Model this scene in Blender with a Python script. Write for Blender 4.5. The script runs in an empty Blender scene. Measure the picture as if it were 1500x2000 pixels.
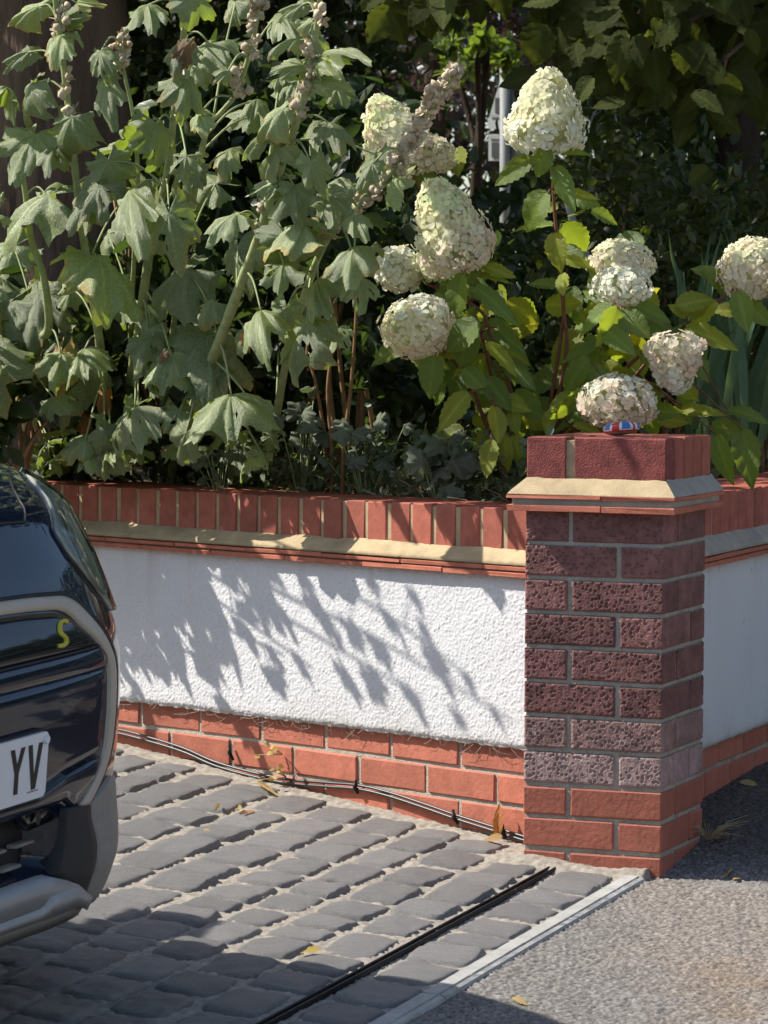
import bpy, bmesh, math, random
import numpy as np
from mathutils import Vector, Matrix

C = bpy.context.scene.collection
R = math.radians
rng = np.random.default_rng(7)
random.seed(7)

# ------------------------------------------------------------------ camera, sky, sun, exposure
sc = bpy.context.scene
CAMP = np.array([2.2345, -7.2587, 1.1862])
YAW, PITCH, ROLL, FPX = -.3808, -.0555, .0059, 6667.0
cf = np.array([math.sin(YAW)*math.cos(PITCH), math.cos(YAW)*math.cos(PITCH), math.sin(PITCH)])
_r = np.array([math.cos(YAW), -math.sin(YAW), 0.]); _u = np.cross(_r, cf)
cr = _r*math.cos(ROLL)+_u*math.sin(ROLL); cu = _u*math.cos(ROLL)-_r*math.sin(ROLL)
cam = bpy.data.cameras.new('camera'); co = bpy.data.objects.new('camera', cam); C.objects.link(co)
co.matrix_world = Matrix(((cr[0], cu[0], -cf[0], CAMP[0]), (cr[1], cu[1], -cf[1], CAMP[1]), (cr[2], cu[2], -cf[2], CAMP[2]), (0, 0, 0, 1)))
cam.sensor_fit = 'VERTICAL'; cam.sensor_height = 36; cam.sensor_width = 27; cam.lens = FPX/2000*36
cam.clip_start = .1; cam.clip_end = 400
cam.dof.use_dof = True; cam.dof.focus_distance = 7.55; cam.dof.aperture_fstop = 18.0
sc.camera = co

SUN = np.array([-.228, -.052, .235]); SUN /= np.linalg.norm(SUN)
world = bpy.data.worlds.new('World'); sc.world = world; world.use_nodes = True
wn = world.node_tree.nodes; bg = wn['Background']
sky = wn.new('ShaderNodeTexSky'); sky.sky_type = 'NISHITA'; sky.sun_disc = False
sky.sun_elevation = math.asin(SUN[2]); sky.sun_rotation = math.atan2(SUN[0], SUN[1])
sky.air_density = 1.0; sky.dust_density = 1.2; sky.ozone_density = 1.0
world.node_tree.links.new(sky.outputs[0], bg.inputs[0]); bg.inputs[1].default_value = .125
sl = bpy.data.lights.new('sun', 'SUN'); so = bpy.data.objects.new('sun', sl); C.objects.link(so)
sl.energy = 5.0; sl.angle = R(.55); sl.color = (1, .955, .88)
so.rotation_euler = Vector(SUN).to_track_quat('Z', 'Y').to_euler(); so.location = (-6, -2, 8)
sc.view_settings.view_transform = 'Standard'; sc.view_settings.look = 'None'
sc.view_settings.gamma = 1; sc.view_settings.exposure = .60; sc.view_settings.use_curve_mapping = False
sc.cycles.use_denoising = True
sc.cycles.max_bounces = 8; sc.cycles.transparent_max_bounces = 8
sc.cycles.sample_clamp_indirect = 6

# ------------------------------------------------------------------ helpers: rays, noise, meshes
def ray(x, y): return cf+cr*((x-750)/FPX)-cu*((y-1000)/FPX)
def at(x, y, depth): return CAMP+ray(x, y)*depth
PHI = R(22.367)
WO = np.array([-.3275, .1235, 0]); WN = np.array([-math.sin(PHI), -math.cos(PHI), 0]); WD = np.array([-math.cos(PHI), math.sin(PHI), 0])
def wp(x, y, dl):                      # point seen at a pixel, dl metres in front of the garden wall's face
    d = ray(x, y); t = (WN@WO+dl-WN@CAMP)/(WN@d); return CAMP+d*t
def yp(x, y, Y):
    d = ray(x, y); return CAMP+d*((Y-CAMP[1])/d[1])
def pxm(P): return FPX/((np.asarray(P)-CAMP)@cf)       # pixels per metre there

_T = np.random.default_rng(11).random((64, 256, 256)).astype(np.float32)
def vn(x, y, s=0):
    x = np.asarray(x, float); y = np.asarray(y, float)
    i = np.floor(x).astype(int); j = np.floor(y).astype(int); fx = x-i; fy = y-j
    fx = fx*fx*(3-2*fx); fy = fy*fy*(3-2*fy); T = _T[s % 64]
    a = T[i & 255, j & 255]; b = T[(i+1) & 255, j & 255]; c = T[i & 255, (j+1) & 255]; d = T[(i+1) & 255, (j+1) & 255]
    return (a*(1-fx)+b*fx)*(1-fy)+(c*(1-fx)+d*fx)*fy
def fbm(x, y, s=0, o=4):
    v = 0; a = .5
    for k in range(o): v = v+a*vn(x*2**k, y*2**k, s+k); a *= .5
    return v
def worley(x, y, s=0):
    i = np.floor(x).astype(int); j = np.floor(y).astype(int)
    f1 = np.full(x.shape, 9.); f2 = np.full(x.shape, 9.); idv = np.zeros(x.shape)
    for di in (-1, 0, 1):
        for dj in (-1, 0, 1):
            a = (i+di) & 255; b = (j+dj) & 255
            d = np.hypot(i+di+_T[(s) % 64][a, b]-x, j+dj+_T[(s+1) % 64][a, b]-y)
            nf = d < f1
            f2 = np.where(nf, f1, np.minimum(f2, d)); idv = np.where(nf, _T[(s+2) % 64][a, b], idv); f1 = np.where(nf, d, f1)
    return f1, f2, idv

def raw_mesh(name, V, F, mats=None, smooth=False, midx=None, col=None):
    me = bpy.data.meshes.new(name)
    V = np.asarray(V, np.float32)
    if isinstance(F, np.ndarray):
        n, k = F.shape
        me.vertices.add(len(V)); me.vertices.foreach_set('co', V.ravel())
        me.loops.add(n*k); me.loops.foreach_set('vertex_index', F.astype(np.int32).ravel())
        me.polygons.add(n); me.polygons.foreach_set('loop_start', np.arange(0, n*k, k, dtype=np.int32))
        me.polygons.foreach_set('loop_total', np.full(n, k, np.int32))
        me.update(calc_edges=True)
    else:
        me.from_pydata(V.tolist(), [], [list(f) for f in F]); me.update()
    for m in (mats if isinstance(mats, (list, tuple)) else [mats]):
        if m: me.materials.append(m)
    if midx is not None: me.polygons.foreach_set('material_index', np.asarray(midx, np.int32))
    if col is not None:
        a = me.color_attributes.new('col', 'FLOAT_COLOR', 'POINT')
        c4 = np.ones((len(V), 4), np.float32); c4[:, :np.asarray(col).shape[1]] = col
        a.data.foreach_set('color', c4.ravel())
    if smooth: me.polygons.foreach_set('use_smooth', np.ones(len(me.polygons), bool))
    return me
def link(name, me, parent=None, loc=None, rot=None, scale=None, mat4=None):
    o = bpy.data.objects.new(name, me); C.objects.link(o)
    if parent is not None: o.parent = parent
    if loc is not None: o.location = loc
    if rot is not None: o.rotation_euler = rot
    if scale is not None: o.scale = scale
    if mat4 is not None: o.matrix_basis = mat4
    return o
ORG = {}
def empty(name, label, cat, loc=(0, 0, 0), rotz=0, group=None, mat4=None):
    o = bpy.data.objects.new(name, None); C.objects.link(o); o.empty_display_size = .1
    if mat4 is not None: o.matrix_basis = mat4
    else: o.location = loc; o.rotation_euler = (0, 0, rotz)
    tag(o, label, cat, group); ORG[o.name] = np.array(loc, float)
    return o
def tag(o, label=None, cat=None, group=None, kind=None):
    if label: o['label'] = label
    if cat: o['category'] = cat
    if group: o['group'] = group
    if kind: o['kind'] = kind
    return o
def part(name, V, F, mat, parent, smooth=True, **k):   # vertices in world space; the parent is only translated
    V = np.asarray(V, float)-ORG[parent.name]
    o = link(name, raw_mesh(name, V, F, mat, smooth, **k), parent); ORG[o.name] = ORG[parent.name]*0+ORG[parent.name]
    return o
def solo(name, V, F, mat, label, cat, smooth=True, group=None, kind=None, **k):   # one-mesh thing, origin at its base
    V = np.asarray(V, float); b = np.array([*V[:, :2].mean(0), V[:, 2].min()])
    o = link(name, raw_mesh(name, V-b, F, mat, smooth, **k), loc=b); tag(o, label, cat, group, kind); return o
def gridf(nx, ny):
    i, j = np.meshgrid(np.arange(nx-1), np.arange(ny-1), indexing='ij'); a = i*ny+j
    return np.stack([a, a+ny, a+ny+1, a+1], -1).reshape(-1, 4)
def basis(o, X, Y, Z, s=(1, 1, 1)):
    return Matrix(((X[0]*s[0], Y[0]*s[1], Z[0]*s[2], o[0]), (X[1]*s[0], Y[1]*s[1], Z[1]*s[2], o[1]), (X[2]*s[0], Y[2]*s[1], Z[2]*s[2], o[2]), (0, 0, 0, 1)))
def nrm(v): v = np.asarray(v, float); return v/(np.linalg.norm(v)+1e-9)
def tube(pts, rad, ns=7, cap=True):
    P = np.asarray(pts, float); n = len(P); rad = np.broadcast_to(np.asarray(rad, float), (n,))
    T = np.gradient(P, axis=0); V = []; ref = np.array([.31, .2, .93])
    for i in range(n):
        t = nrm(T[i]); a = np.cross(t, ref)
        if np.linalg.norm(a) < .1: a = np.cross(t, [1, 0, 0])
        a = nrm(a); b = np.cross(t, a)
        th = np.arange(ns)*2*math.pi/ns
        V.append(P[i]+rad[i]*(np.cos(th)[:, None]*a+np.sin(th)[:, None]*b))
    V = np.concatenate(V); F = []
    for i in range(n-1):
        for k in range(ns): F.append((i*ns+k, i*ns+(k+1) % ns, (i+1)*ns+(k+1) % ns, (i+1)*ns+k))
    if cap: F += [tuple(range(ns))[::-1], tuple((n-1)*ns+k for k in range(ns))]
    return V, F
def spline(pts, m=6):
    P = np.asarray(pts, float); n = len(P)
    if n < 3: return np.array([P[0]+(P[-1]-P[0])*t for t in np.linspace(0, 1, m+1)])
    Q = np.vstack([2*P[0]-P[1], P, 2*P[-1]-P[-2]]); out = []
    for i in range(1, n):
        p0, p1, p2, p3 = Q[i-1], Q[i], Q[i+1], Q[i+2]
        for t in np.linspace(0, 1, m, endpoint=False):
            out.append(.5*(2*p1+(p2-p0)*t+(2*p0-5*p1+4*p2-p3)*t*t+(3*p1-p0-3*p2+p3)*t**3))
    out.append(P[-1]); return np.array(out)
class MB:
    def __init__(s): s.V = []; s.F = []; s.n = 0; s.c = []
    def add(s, V, F, c=None):
        V = np.asarray(V); s.V.append(V); s.F += [tuple(int(i)+s.n for i in f) for f in F]; s.n += len(V)
        if c is not None: s.c.append(np.broadcast_to(np.asarray(c, float), (len(V), 3)))
    def box(s, a, b, c=None):
        (x0, y0, z0), (x1, y1, z1) = a, b
        s.add([(x0, y0, z0), (x1, y0, z0), (x1, y1, z0), (x0, y1, z0), (x0, y0, z1), (x1, y0, z1), (x1, y1, z1), (x0, y1, z1)],
              [(0, 3, 2, 1), (4, 5, 6, 7), (0, 1, 5, 4), (1, 2, 6, 5), (2, 3, 7, 6), (3, 0, 4, 7)], c)
    def get(s): return np.concatenate(s.V), s.F
    def col(s): return np.concatenate(s.c) if s.c else None

# ------------------------------------------------------------------ materials
def material(name, base, rough=.8, var=.25, scale=18, bump=.0, bscale=120, bdist=.004, spec=.3, metal=0, tint=None, coat=0,
             objvar=0.0, wear=None, stretch=None, attr=False, subs=None):
    """Procedural principled: two noise octaves mixing darker / lighter tones of the base, noise bump, per-object variation."""
    m = bpy.data.materials.new(name); m.use_nodes = True
    nt = m.node_tree; N = nt.nodes; L = nt.links; p = N['Principled BSDF']
    p.inputs['Roughness'].default_value = rough; p.inputs['Specular IOR Level'].default_value = spec
    p.inputs['Metallic'].default_value = metal; p.inputs['Coat Weight'].default_value = coat; p.inputs['Coat Roughness'].default_value = .04
    tc = N.new('ShaderNodeTexCoord'); vec = tc.outputs['Object']
    oi = N.new('ShaderNodeObjectInfo')
    ad = N.new('ShaderNodeVectorMath'); ad.operation = 'MULTIPLY_ADD'; L.new(oi.outputs['Random'], ad.inputs[0])
    ad.inputs[1].default_value = (37, 91, 53); L.new(vec, ad.inputs[2]); vec = ad.outputs[0]
    if stretch:
        mp = N.new('ShaderNodeMapping'); mp.inputs['Scale'].default_value = stretch; L.new(vec, mp.inputs[0]); vec = mp.outputs[0]
    n1 = N.new('ShaderNodeTexNoise'); n1.inputs['Scale'].default_value = scale; n1.inputs['Detail'].default_value = 6; n1.inputs['Roughness'].default_value = .65; L.new(vec, n1.inputs[0])
    base = np.array(base[:3], float)
    cr_ = N.new('ShaderNodeValToRGB'); L.new(n1.outputs[0], cr_.inputs[0])
    lo = base*(1-var); hi = base*(1+var) if tint is None else np.array(tint[:3])
    e = cr_.color_ramp.elements; e[0].position = .32; e[0].color = (*lo, 1); e[1].position = .7; e[1].color = (*np.minimum(hi, .95), 1)
    colr = cr_.outputs[0]
    if attr:
        at_ = N.new('ShaderNodeAttribute'); at_.attribute_name = 'col'
        mx = N.new('ShaderNodeMix'); mx.data_type = 'RGBA'; mx.blend_type = 'MULTIPLY'; mx.inputs[0].default_value = 1
        L.new(colr, mx.inputs[6]); L.new(at_.outputs['Color'], mx.inputs[7]); colr = mx.outputs[2]
    if wear:                           # (colour, scale, threshold, amount)
        n2 = N.new('ShaderNodeTexNoise'); n2.inputs['Scale'].default_value = wear[1]; n2.inputs['Detail'].default_value = 8; n2.inputs['Roughness'].default_value = .7; L.new(vec, n2.inputs[0])
        mr = N.new('ShaderNodeMapRange'); mr.inputs[1].default_value = wear[2]; mr.inputs[2].default_value = wear[2]+.12; mr.inputs[4].default_value = wear[3]; L.new(n2.outputs[0], mr.inputs[0])
        mx = N.new('ShaderNodeMix'); mx.data_type = 'RGBA'; L.new(mr.outputs[0], mx.inputs[0]); L.new(colr, mx.inputs[6]); mx.inputs[7].default_value = (*wear[0], 1); colr = mx.outputs[2]
    if objvar:
        hs = N.new('ShaderNodeHueSaturation'); mr = N.new('ShaderNodeMapRange'); mr.inputs[3].default_value = 1-objvar; mr.inputs[4].default_value = 1+objvar
        L.new(oi.outputs['Random'], mr.inputs[0]); L.new(mr.outputs[0], hs.inputs['Value']); L.new(colr, hs.inputs['Color']); colr = hs.outputs[0]
    L.new(colr, p.inputs['Base Color'])
    if bump:
        b1 = N.new('ShaderNodeTexNoise'); b1.inputs['Scale'].default_value = bscale; b1.inputs['Detail'].default_value = 5; L.new(vec, b1.inputs[0])
        bp = N.new('ShaderNodeBump'); bp.inputs['Strength'].default_value = bump; bp.inputs['Distance'].default_value = bdist; L.new(b1.outputs[0], bp.inputs['Height']); L.new(bp.outputs[0], p.inputs['Normal'])
    return m

def leaf_material(name, base, trans, dust=None, dustamt=.5, tfac=.4, scale=25, rough=.55, speck=0, objvar=.25, spec=.35, attr=True):
    m = bpy.data.materials.new(name); m.use_nodes = True
    nt = m.node_tree; N = nt.nodes; L = nt.links; p = N['Principled BSDF']; out = N['Material Output']
    p.inputs['Roughness'].default_value = rough; p.inputs['Specular IOR Level'].default_value = spec
    tc = N.new('ShaderNodeTexCoord'); oi = N.new('ShaderNodeObjectInfo')
    ad = N.new('ShaderNodeVectorMath'); ad.operation = 'MULTIPLY_ADD'; L.new(oi.outputs['Random'], ad.inputs[0]); ad.inputs[1].default_value = (37, 91, 53); L.new(tc.outputs['Object'], ad.inputs[2])
    n1 = N.new('ShaderNodeTexNoise'); n1.inputs['Scale'].default_value = scale; n1.inputs['Detail'].default_value = 7; n1.inputs['Roughness'].default_value = .7; L.new(ad.outputs[0], n1.inputs[0])
    base = np.array(base, float)
    c1 = N.new('ShaderNodeValToRGB'); L.new(n1.outputs[0], c1.inputs[0]); e = c1.color_ramp.elements
    e[0].position = .3; e[0].color = (*base*.7, 1); e[1].position = .72; e[1].color = (*(base*1.3 if dust is None else base*(1-dustamt)+np.array(dust)*dustamt), 1)
    col = c1.outputs[0]
    if speck:
        n2 = N.new('ShaderNodeTexVoronoi'); n2.inputs['Scale'].default_value = speck; L.new(ad.outputs[0], n2.inputs[0])
        mr = N.new('ShaderNodeMapRange'); mr.inputs[1].default_value = .10; mr.inputs[2].default_value = .16; mr.inputs[3].default_value = .8; mr.inputs[4].default_value = 0; L.new(n2.outputs['Distance'], mr.inputs[0])
        mx = N.new('ShaderNodeMix'); mx.data_type = 'RGBA'; L.new(mr.outputs[0], mx.inputs[0]); L.new(col, mx.inputs[6]); mx.inputs[7].default_value = (.5, .52, .42, 1); col = mx.outputs[2]
    if attr:
        at_ = N.new('ShaderNodeAttribute'); at_.attribute_name = 'col'
        mx = N.new('ShaderNodeMix'); mx.data_type = 'RGBA'; mx.blend_type = 'MULTIPLY'; mx.inputs[0].default_value = 1; L.new(col, mx.inputs[6]); L.new(at_.outputs['Color'], mx.inputs[7]); col = mx.outputs[2]
    hs = N.new('ShaderNodeHueSaturation'); mr = N.new('ShaderNodeMapRange'); mr.inputs[3].default_value = 1-objvar; mr.inputs[4].default_value = 1+objvar
    L.new(oi.outputs['Random'], mr.inputs[0]); L.new(mr.outputs[0], hs.inputs['Value']); L.new(col, hs.inputs['Color']); col = hs.outputs[0]
    L.new(col, p.inputs['Base Color'])
    bp = N.new('ShaderNodeBump'); bp.inputs['Strength'].default_value = .35; bp.inputs['Distance'].default_value = .03; L.new(n1.outputs[0], bp.inputs['Height']); L.new(bp.outputs[0], p.inputs['Normal'])
    tr = N.new('ShaderNodeBsdfTranslucent'); tr.inputs[0].default_value = (*trans, 1)
    ms = N.new('ShaderNodeMixShader'); ms.inputs[0].default_value = tfac
    L.new(p.outputs[0], ms.inputs[1]); L.new(tr.outputs[0], ms.inputs[2]); L.new(ms.outputs[0], out.inputs[0])
    return m

M = {}
M['orange_dark'] = material('dull_orange_brick', (.335, .108, .07), .75, .16, 22, .5, 90, .003, objvar=.1, wear=((.45, .32, .26), 14, .66, .35))
M['orange'] = material('orange_brick', (.425, .138, .086), .75, .16, 22, .5, 90, .003, objvar=.12, wear=((.5, .32, .24), 14, .66, .35))
M['coping'] = material('red_coping_brick', (.36, .105, .068), .7, .22, 24, .35, 110, .002, objvar=.18, wear=((.42, .2, .15), 30, .68, .4))
M['capbrick'] = material('dragwire_brick', (.235, .062, .052), .85, .3, 40, .9, 260, .003, objvar=.08, wear=((.5, .3, .26), 60, .72, .5))
M['purple'] = material('rustic_purple_brick', (.19, .088, .078), .85, .36, 18, .3, 240, .0025, objvar=.2, wear=((.33, .20, .18), 20, .62, .3))
M['purple_mid'] = material('worn_rustic_brick', (.225, .135, .122), .9, .32, 16, .3, 240, .0025, objvar=.14, wear=((.42, .34, .31), 24, .56, .5))
M['purple_pale'] = material('bleached_rustic_brick', (.30, .20, .185), .9, .3, 16, .3, 240, .0025, objvar=.12, wear=((.5, .43, .4), 26, .55, .6))
M['mortar_pale'] = material('pale_mortar', (.46, .41, .33), .95, .18, 30, .9, 320, .004, spec=.1)
M['mortar'] = material('grey_mortar', (.37, .335, .28), .95, .22, 30, .9, 320, .004, spec=.1)
M['fillet'] = material('sand_mortar', (.45, .35, .21), .95, .2, 16, .8, 380, .0025, spec=.1, wear=((.27, .22, .15), 11, .56, .6))
M['fillet_grey'] = material('grey_sand_mortar', (.40, .36, .30), .95, .2, 14, .8, 380, .0025, spec=.1)
M['tile'] = material('creasing_tile', (.44, .14, .085), .8, .2, 25, .4, 200, .002, objvar=.1, wear=((.5, .42, .33), 40, .6, .6))
M['render'] = material('white_roughcast', (.63, .625, .625), .9, .03, 6, .25, 700, .001, spec=.15, wear=((.45, .41, .36), 22, .72, .4), attr=True)
M['sett'] = material('grey_sett', (.205, .196, .190), .5, .40, 13, .8, 60, .004, spec=.45, objvar=.16, stretch=(1, 4.5, 1), wear=((.34, .32, .30), 34, .53, .75))
M['sand'] = material('jointing_sand', (.34, .30, .25), .95, .32, 60, .8, 500, .003, spec=.1, wear=((.2, .15, .09), 8, .62, .6))
M['asphalt'] = material('asphalt', (.172, .158, .144), .85, .35, 90, .4, 500, .002, spec=.25, attr=True)
M['asphalt_far'] = material('asphalt_plain', (.20, .19, .175), .85, .3, 60, .8, 160, .006, spec=.25)
M['road'] = material('road_asphalt', (.15, .148, .142), .85, .25, 30, .8, 130, .006, spec=.25)
M['concrete'] = material('concrete_edging', (.36, .35, .325), .9, .16, 18, .5, 300, .002, spec=.15, objvar=.06, wear=((.2, .19, .17), 12, .62, .5))
M['blackplastic'] = material('black_plastic', (.009, .009, .010), .5, .2, 20, .1, 100, .001, spec=.2)
M['soil'] = material('dry_soil', (.10, .075, .05), .95, .4, 14, 1, 60, .01, spec=.05)
M['lawn'] = material('dry_lawn', (.30, .24, .10), .95, .35, 9, 1, 150, .02, spec=.05)
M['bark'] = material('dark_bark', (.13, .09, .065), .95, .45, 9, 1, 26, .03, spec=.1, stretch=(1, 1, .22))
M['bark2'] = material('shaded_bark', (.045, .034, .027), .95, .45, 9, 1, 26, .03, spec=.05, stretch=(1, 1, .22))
M['cane'] = material('brown_cane', (.26, .14, .065), .7, .25, 40, .3, 120, .001)
M['redstem'] = material('red_brown_stem', (.17, .065, .035), .6, .25, 50, .3, 120, .001)
M['greenstem'] = material('hairy_green_stem', (.30, .34, .15), .7, .22, 40, .4, 160, .001, wear=((.42, .36, .22), 16, .6, .6))
M['pod'] = material('pale_seed_pod', (.48, .40, .27), .8, .3, 90, .6, 160, .002, objvar=.2)
M['metal'] = material('galvanised_steel', (.24, .25, .25), .6, .1, 20, .1, 60, .001, metal=.0)
M['signback'] = material('grey_sign_back', (.30, .32, .325), .6, .1, 8, .1, 60, .001, wear=((.35, .2, .08), 10, .64, .8))
M['signdark'] = material('dark_bracket', (.03, .032, .036), .6, .2, 20)
M['deadleaf'] = leaf_material('dead_orange_leaf', (.46, .20, .06), (.6, .28, .05), tfac=.35, objvar=.25, attr=False)
M['strawleaf'] = leaf_material('straw_leaf', (.55, .40, .17), (.6, .45, .12), tfac=.35, objvar=.2, attr=False)
M['straw'] = material('dry_straw', (.46, .36, .2), .9, .25, 60)
M['petal'] = None
# ------------------------------------------------------------------ ground levels
def gz(x, y): return -.07*x+.03*y-.045
GN = nrm([.07, -.03, 1.]); GX = nrm(np.array([1, 0, 0])-GN*GN[0]); GY = np.cross(GN, GX)
def ywall(x): return .1235+math.tan(PHI)*(-.3275-x)
HY = ([-20, 0, .32, .77, 1.16, 3, 12], [-.65, -.05, -.004, .030, .048, .09, .2])
def pz(x, y): return np.interp(y, *HY)-.03*np.maximum(x, 0)

def sheet(name, xs, ys, zf, mat, **k):
    X, Y = np.meshgrid(xs, ys, indexing='ij'); Z = zf(X, Y)
    o = link(name, raw_mesh(name, np.stack([X, Y, Z], -1).reshape(-1, 3), gridf(len(xs), len(ys)), mat, True, **k))
    o['kind'] = 'structure'; return o
sheet('ground', [-160, -60, -20, 0, 20, 60, 160], [-160, -60, -20, 0, 20, 60, 160], lambda x, y: x*0-2.2, M['soil'])
sheet('driveway_base', np.linspace(-9, -.06, 30), np.linspace(-6, .9, 20), lambda x, y: gz(x, y)-.035, M['asphalt_far'])
# jointing sand between the setts
xs = np.arange(-2.3, -.006, .0064); ys = np.arange(-2.8, .99, .0064)
def sandz(x, y):
    h = gz(x, y)-.0165+.008*(fbm(x*7, y*7, 3)-.45)+.005*vn(x*90, y*90, 5)+.004*vn(x*210, y*210, 8)
    h += .012*np.exp(-((x+.02)/.06)**2-((y+.01)/.03)**2)
    h += .020*np.exp(-((x+.30)/.10)**2-((y+.01)/.045)**2)+.014*np.exp(-((x+.12)/.12)**2-((y+.03)/.03)**2)
    dw = ywall(x)-y
    h -= .07*np.clip((x+.028)/.018, 0, 1)
    return h+.010*np.exp(-(dw/.05)**2)
o = sheet('driveway', xs, ys, sandz, M['sand']); DRIVE = o; ORG['driveway'] = np.zeros(3)

# setts: shared shapes, one object each
def sett_mesh(seed):
    n, m = 15, 17; u = np.linspace(-1, 1, n); v = np.linspace(-1, 1, m)
    u = np.sign(u)*np.abs(u)**.75; v = np.sign(v)*np.abs(v)**.75
    U, V = np.meshgrid(u, v, indexing='ij'); rr = np.maximum(np.abs(U), np.abs(V)); th = np.arctan2(V, U)
    sup = (np.abs(np.cos(th))**5.5+np.abs(np.sin(th))**5.5)**(-1/5.5); sq = 1/np.maximum(np.abs(np.cos(th)), np.abs(np.sin(th)))
    k = sup/sq*(1+.19*(vn(np.cos(th)*1.7+9, np.sin(th)*1.7+seed*3.1, seed)-.5)+.075*(vn(np.cos(th)*6+9, np.sin(th)*6+seed, seed+3)-.5))
    f = 1.035*(1+(k-1)*rr**3)
    x, y = U*f, V*f
    z = -.0045*(U**2+V**2)*.5-.004*rr**4-.026*np.clip((rr-.84)/.16, 0, 1)**1.8
    z += .0022*(vn(x*3+seed, y*15, seed+13)-.5); z += .011*(fbm(x*1.6+seed, y*1.6, seed+7, 3)-.45)+.0022*(vn(x*2.2+seed, y*9, seed+11)-.5)+.0015*(vn(x*9+seed, y*9, seed+15)-.5)
    return raw_mesh('sett', np.stack([x, y, z], -1).reshape(-1, 3), gridf(n, m), M['sett'], True)
SETTS = [sett_mesh(i) for i in range(22)]
def lay_row(xc, w, y0):
    y = y0
    while True:
        L = random.choice([.135, .155, .17, .185, .21, .165, .11]); gap = random.uniform(.003, .010)
        ye = y+L; lim = (ywall(xc+w*.4)-.035) if xc < -.36 else -.045
        if ye > lim-.05: ye = lim; L = ye-y
        if L < .05: break
        c = np.array([xc+random.gauss(0, .003), (y+ye)/2, 0]); c[2] = gz(c[0], c[1])-.001+random.gauss(0, .0015)
        a = random.gauss(0, .022); n = nrm(GN+np.array([random.gauss(0, .02), random.gauss(0, .02), 0]))
        X = nrm(np.array([math.cos(a), math.sin(a), 0])); X = nrm(X-n*(X@n)); Y = np.cross(n, X)
        fl = random.choice([1, -1]); fm = random.choice([1, -1])
        ww = w*random.uniform(.93, 1.03)
        if L/ww > 1.45 and random.random() < .06: pass
        link('sett', random.choice(SETTS), DRIVE, mat4=basis(c, X*fl, Y*fm, n, (ww/2, L/2, 1)) if fl*fm > 0 else basis(c, X, Y, n, (ww/2, L/2, 1)))
        if ye >= lim-1e-6: break
        y = ye+gap
lay_row(-.1475, .140, -2.75)
x = -.262
while x > -2.15:
    w = random.choice([.115, .128, .145, .136, .122]); lay_row(x-w/2, w, -2.77+random.uniform(0, .12)); x -= w+random.uniform(.004, .010)

# kerb edging strip
KE = empty('kerb_edging', 'narrow pale concrete edging strip between setts and asphalt', 'kerb', (-.05, -.6, -.05)); KE['kind'] = 'structure'; ORG[KE.name] = np.array([-.05, -.6, -.05])
prof = [(-.073, -.08), (-.073, -.003), (-.070, 0), (-.039, 0), (-.0375, -.0035), (-.0355, -.0035), (-.0335, -.0015), (-.025, -.0045), (-.022, -.010), (-.021, -.08)]
for y0, y1 in ((-.303, -.045), (-1.292, -.307), (-2.285, -1.297), (-3.28, -2.29)):
    n = 60; yy = np.linspace(y0, y1, n); V = []; dz = random.uniform(-.0015, .0015)
    for y in yy:
        for px_, pz_ in prof:
            j = (vn(y*90, px_*900, 3)-.5)*.0022
            V.append((px_+j+.002*(vn(y*5, 1, 4)-.5), y, gz(-.05, y)+.002+dz+pz_+(j if pz_ > -.05 else 0)))
    k = len(prof); F = [(i*k+a, i*k+a+1, (i+1)*k+a+1, (i+1)*k+a) for i in range(n-1) for a in range(k-1)]
    F += [tuple(range(k))[::-1], tuple((n-1)*k+a for a in range(k))]
    part('edging_block', V, F, M['concrete'], KE, smooth=False)

# slot drain
DR = empty('slot_drain', 'thin black slot drain running across the setts parallel to the edging', 'drain', (-.237, -1.1, gz(-.237, -1.1)))
for dx in (-.0078, .0078):
    yy = np.linspace(-2.8, .02, 40); V = []; F = []
    pr = [(-.0026, -.03), (-.0030, .0), (-.0015, .0018), (.0015, .0018), (.0030, .0), (.0026, -.03)]; k = len(pr)
    for y in yy:
        for a, b in pr: V.append((-.237+dx+a+.0025*(vn(y*2.3, 0, 9)-.5), y, gz(-.237, y)-.0035+b+.001*(vn(y*4, 2, 9)-.5)))
    F = [(i*k+a, i*k+a+1, (i+1)*k+a+1, (i+1)*k+a) for i in range(39) for a in range(k-1)]+[tuple(range(k))[::-1], tuple(39*k+a for a in range(k))]
    part('rail', V, F, M['blackplastic'], DR, smooth=False)
m_ = MB(); m_.box((-.005, -.002, -.018), (.005, .002, -.0055)); bm_ = raw_mesh('bridge', *m_.get(), M['blackplastic'])
for y in np.arange(-2.75, 0, .11): link('bridge', bm_, DR, loc=(0, y+1.1, gz(-.237, y)-gz(-.237, -1.1)))
m_ = MB(); m_.add([(-.017, -2.8, gz(-.237, -2.8)-.022), (.017, -2.8, gz(-.237, -2.8)-.022), (.017, .02, gz(-.237, .02)-.022), (-.017, .02, gz(-.237, .02)-.022)], [(0, 1, 2, 3)])
V, F = m_.get(); V = V+np.array([-.237, 0, 0]); part('channel', V, F, M['blackplastic'], DR)

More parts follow.
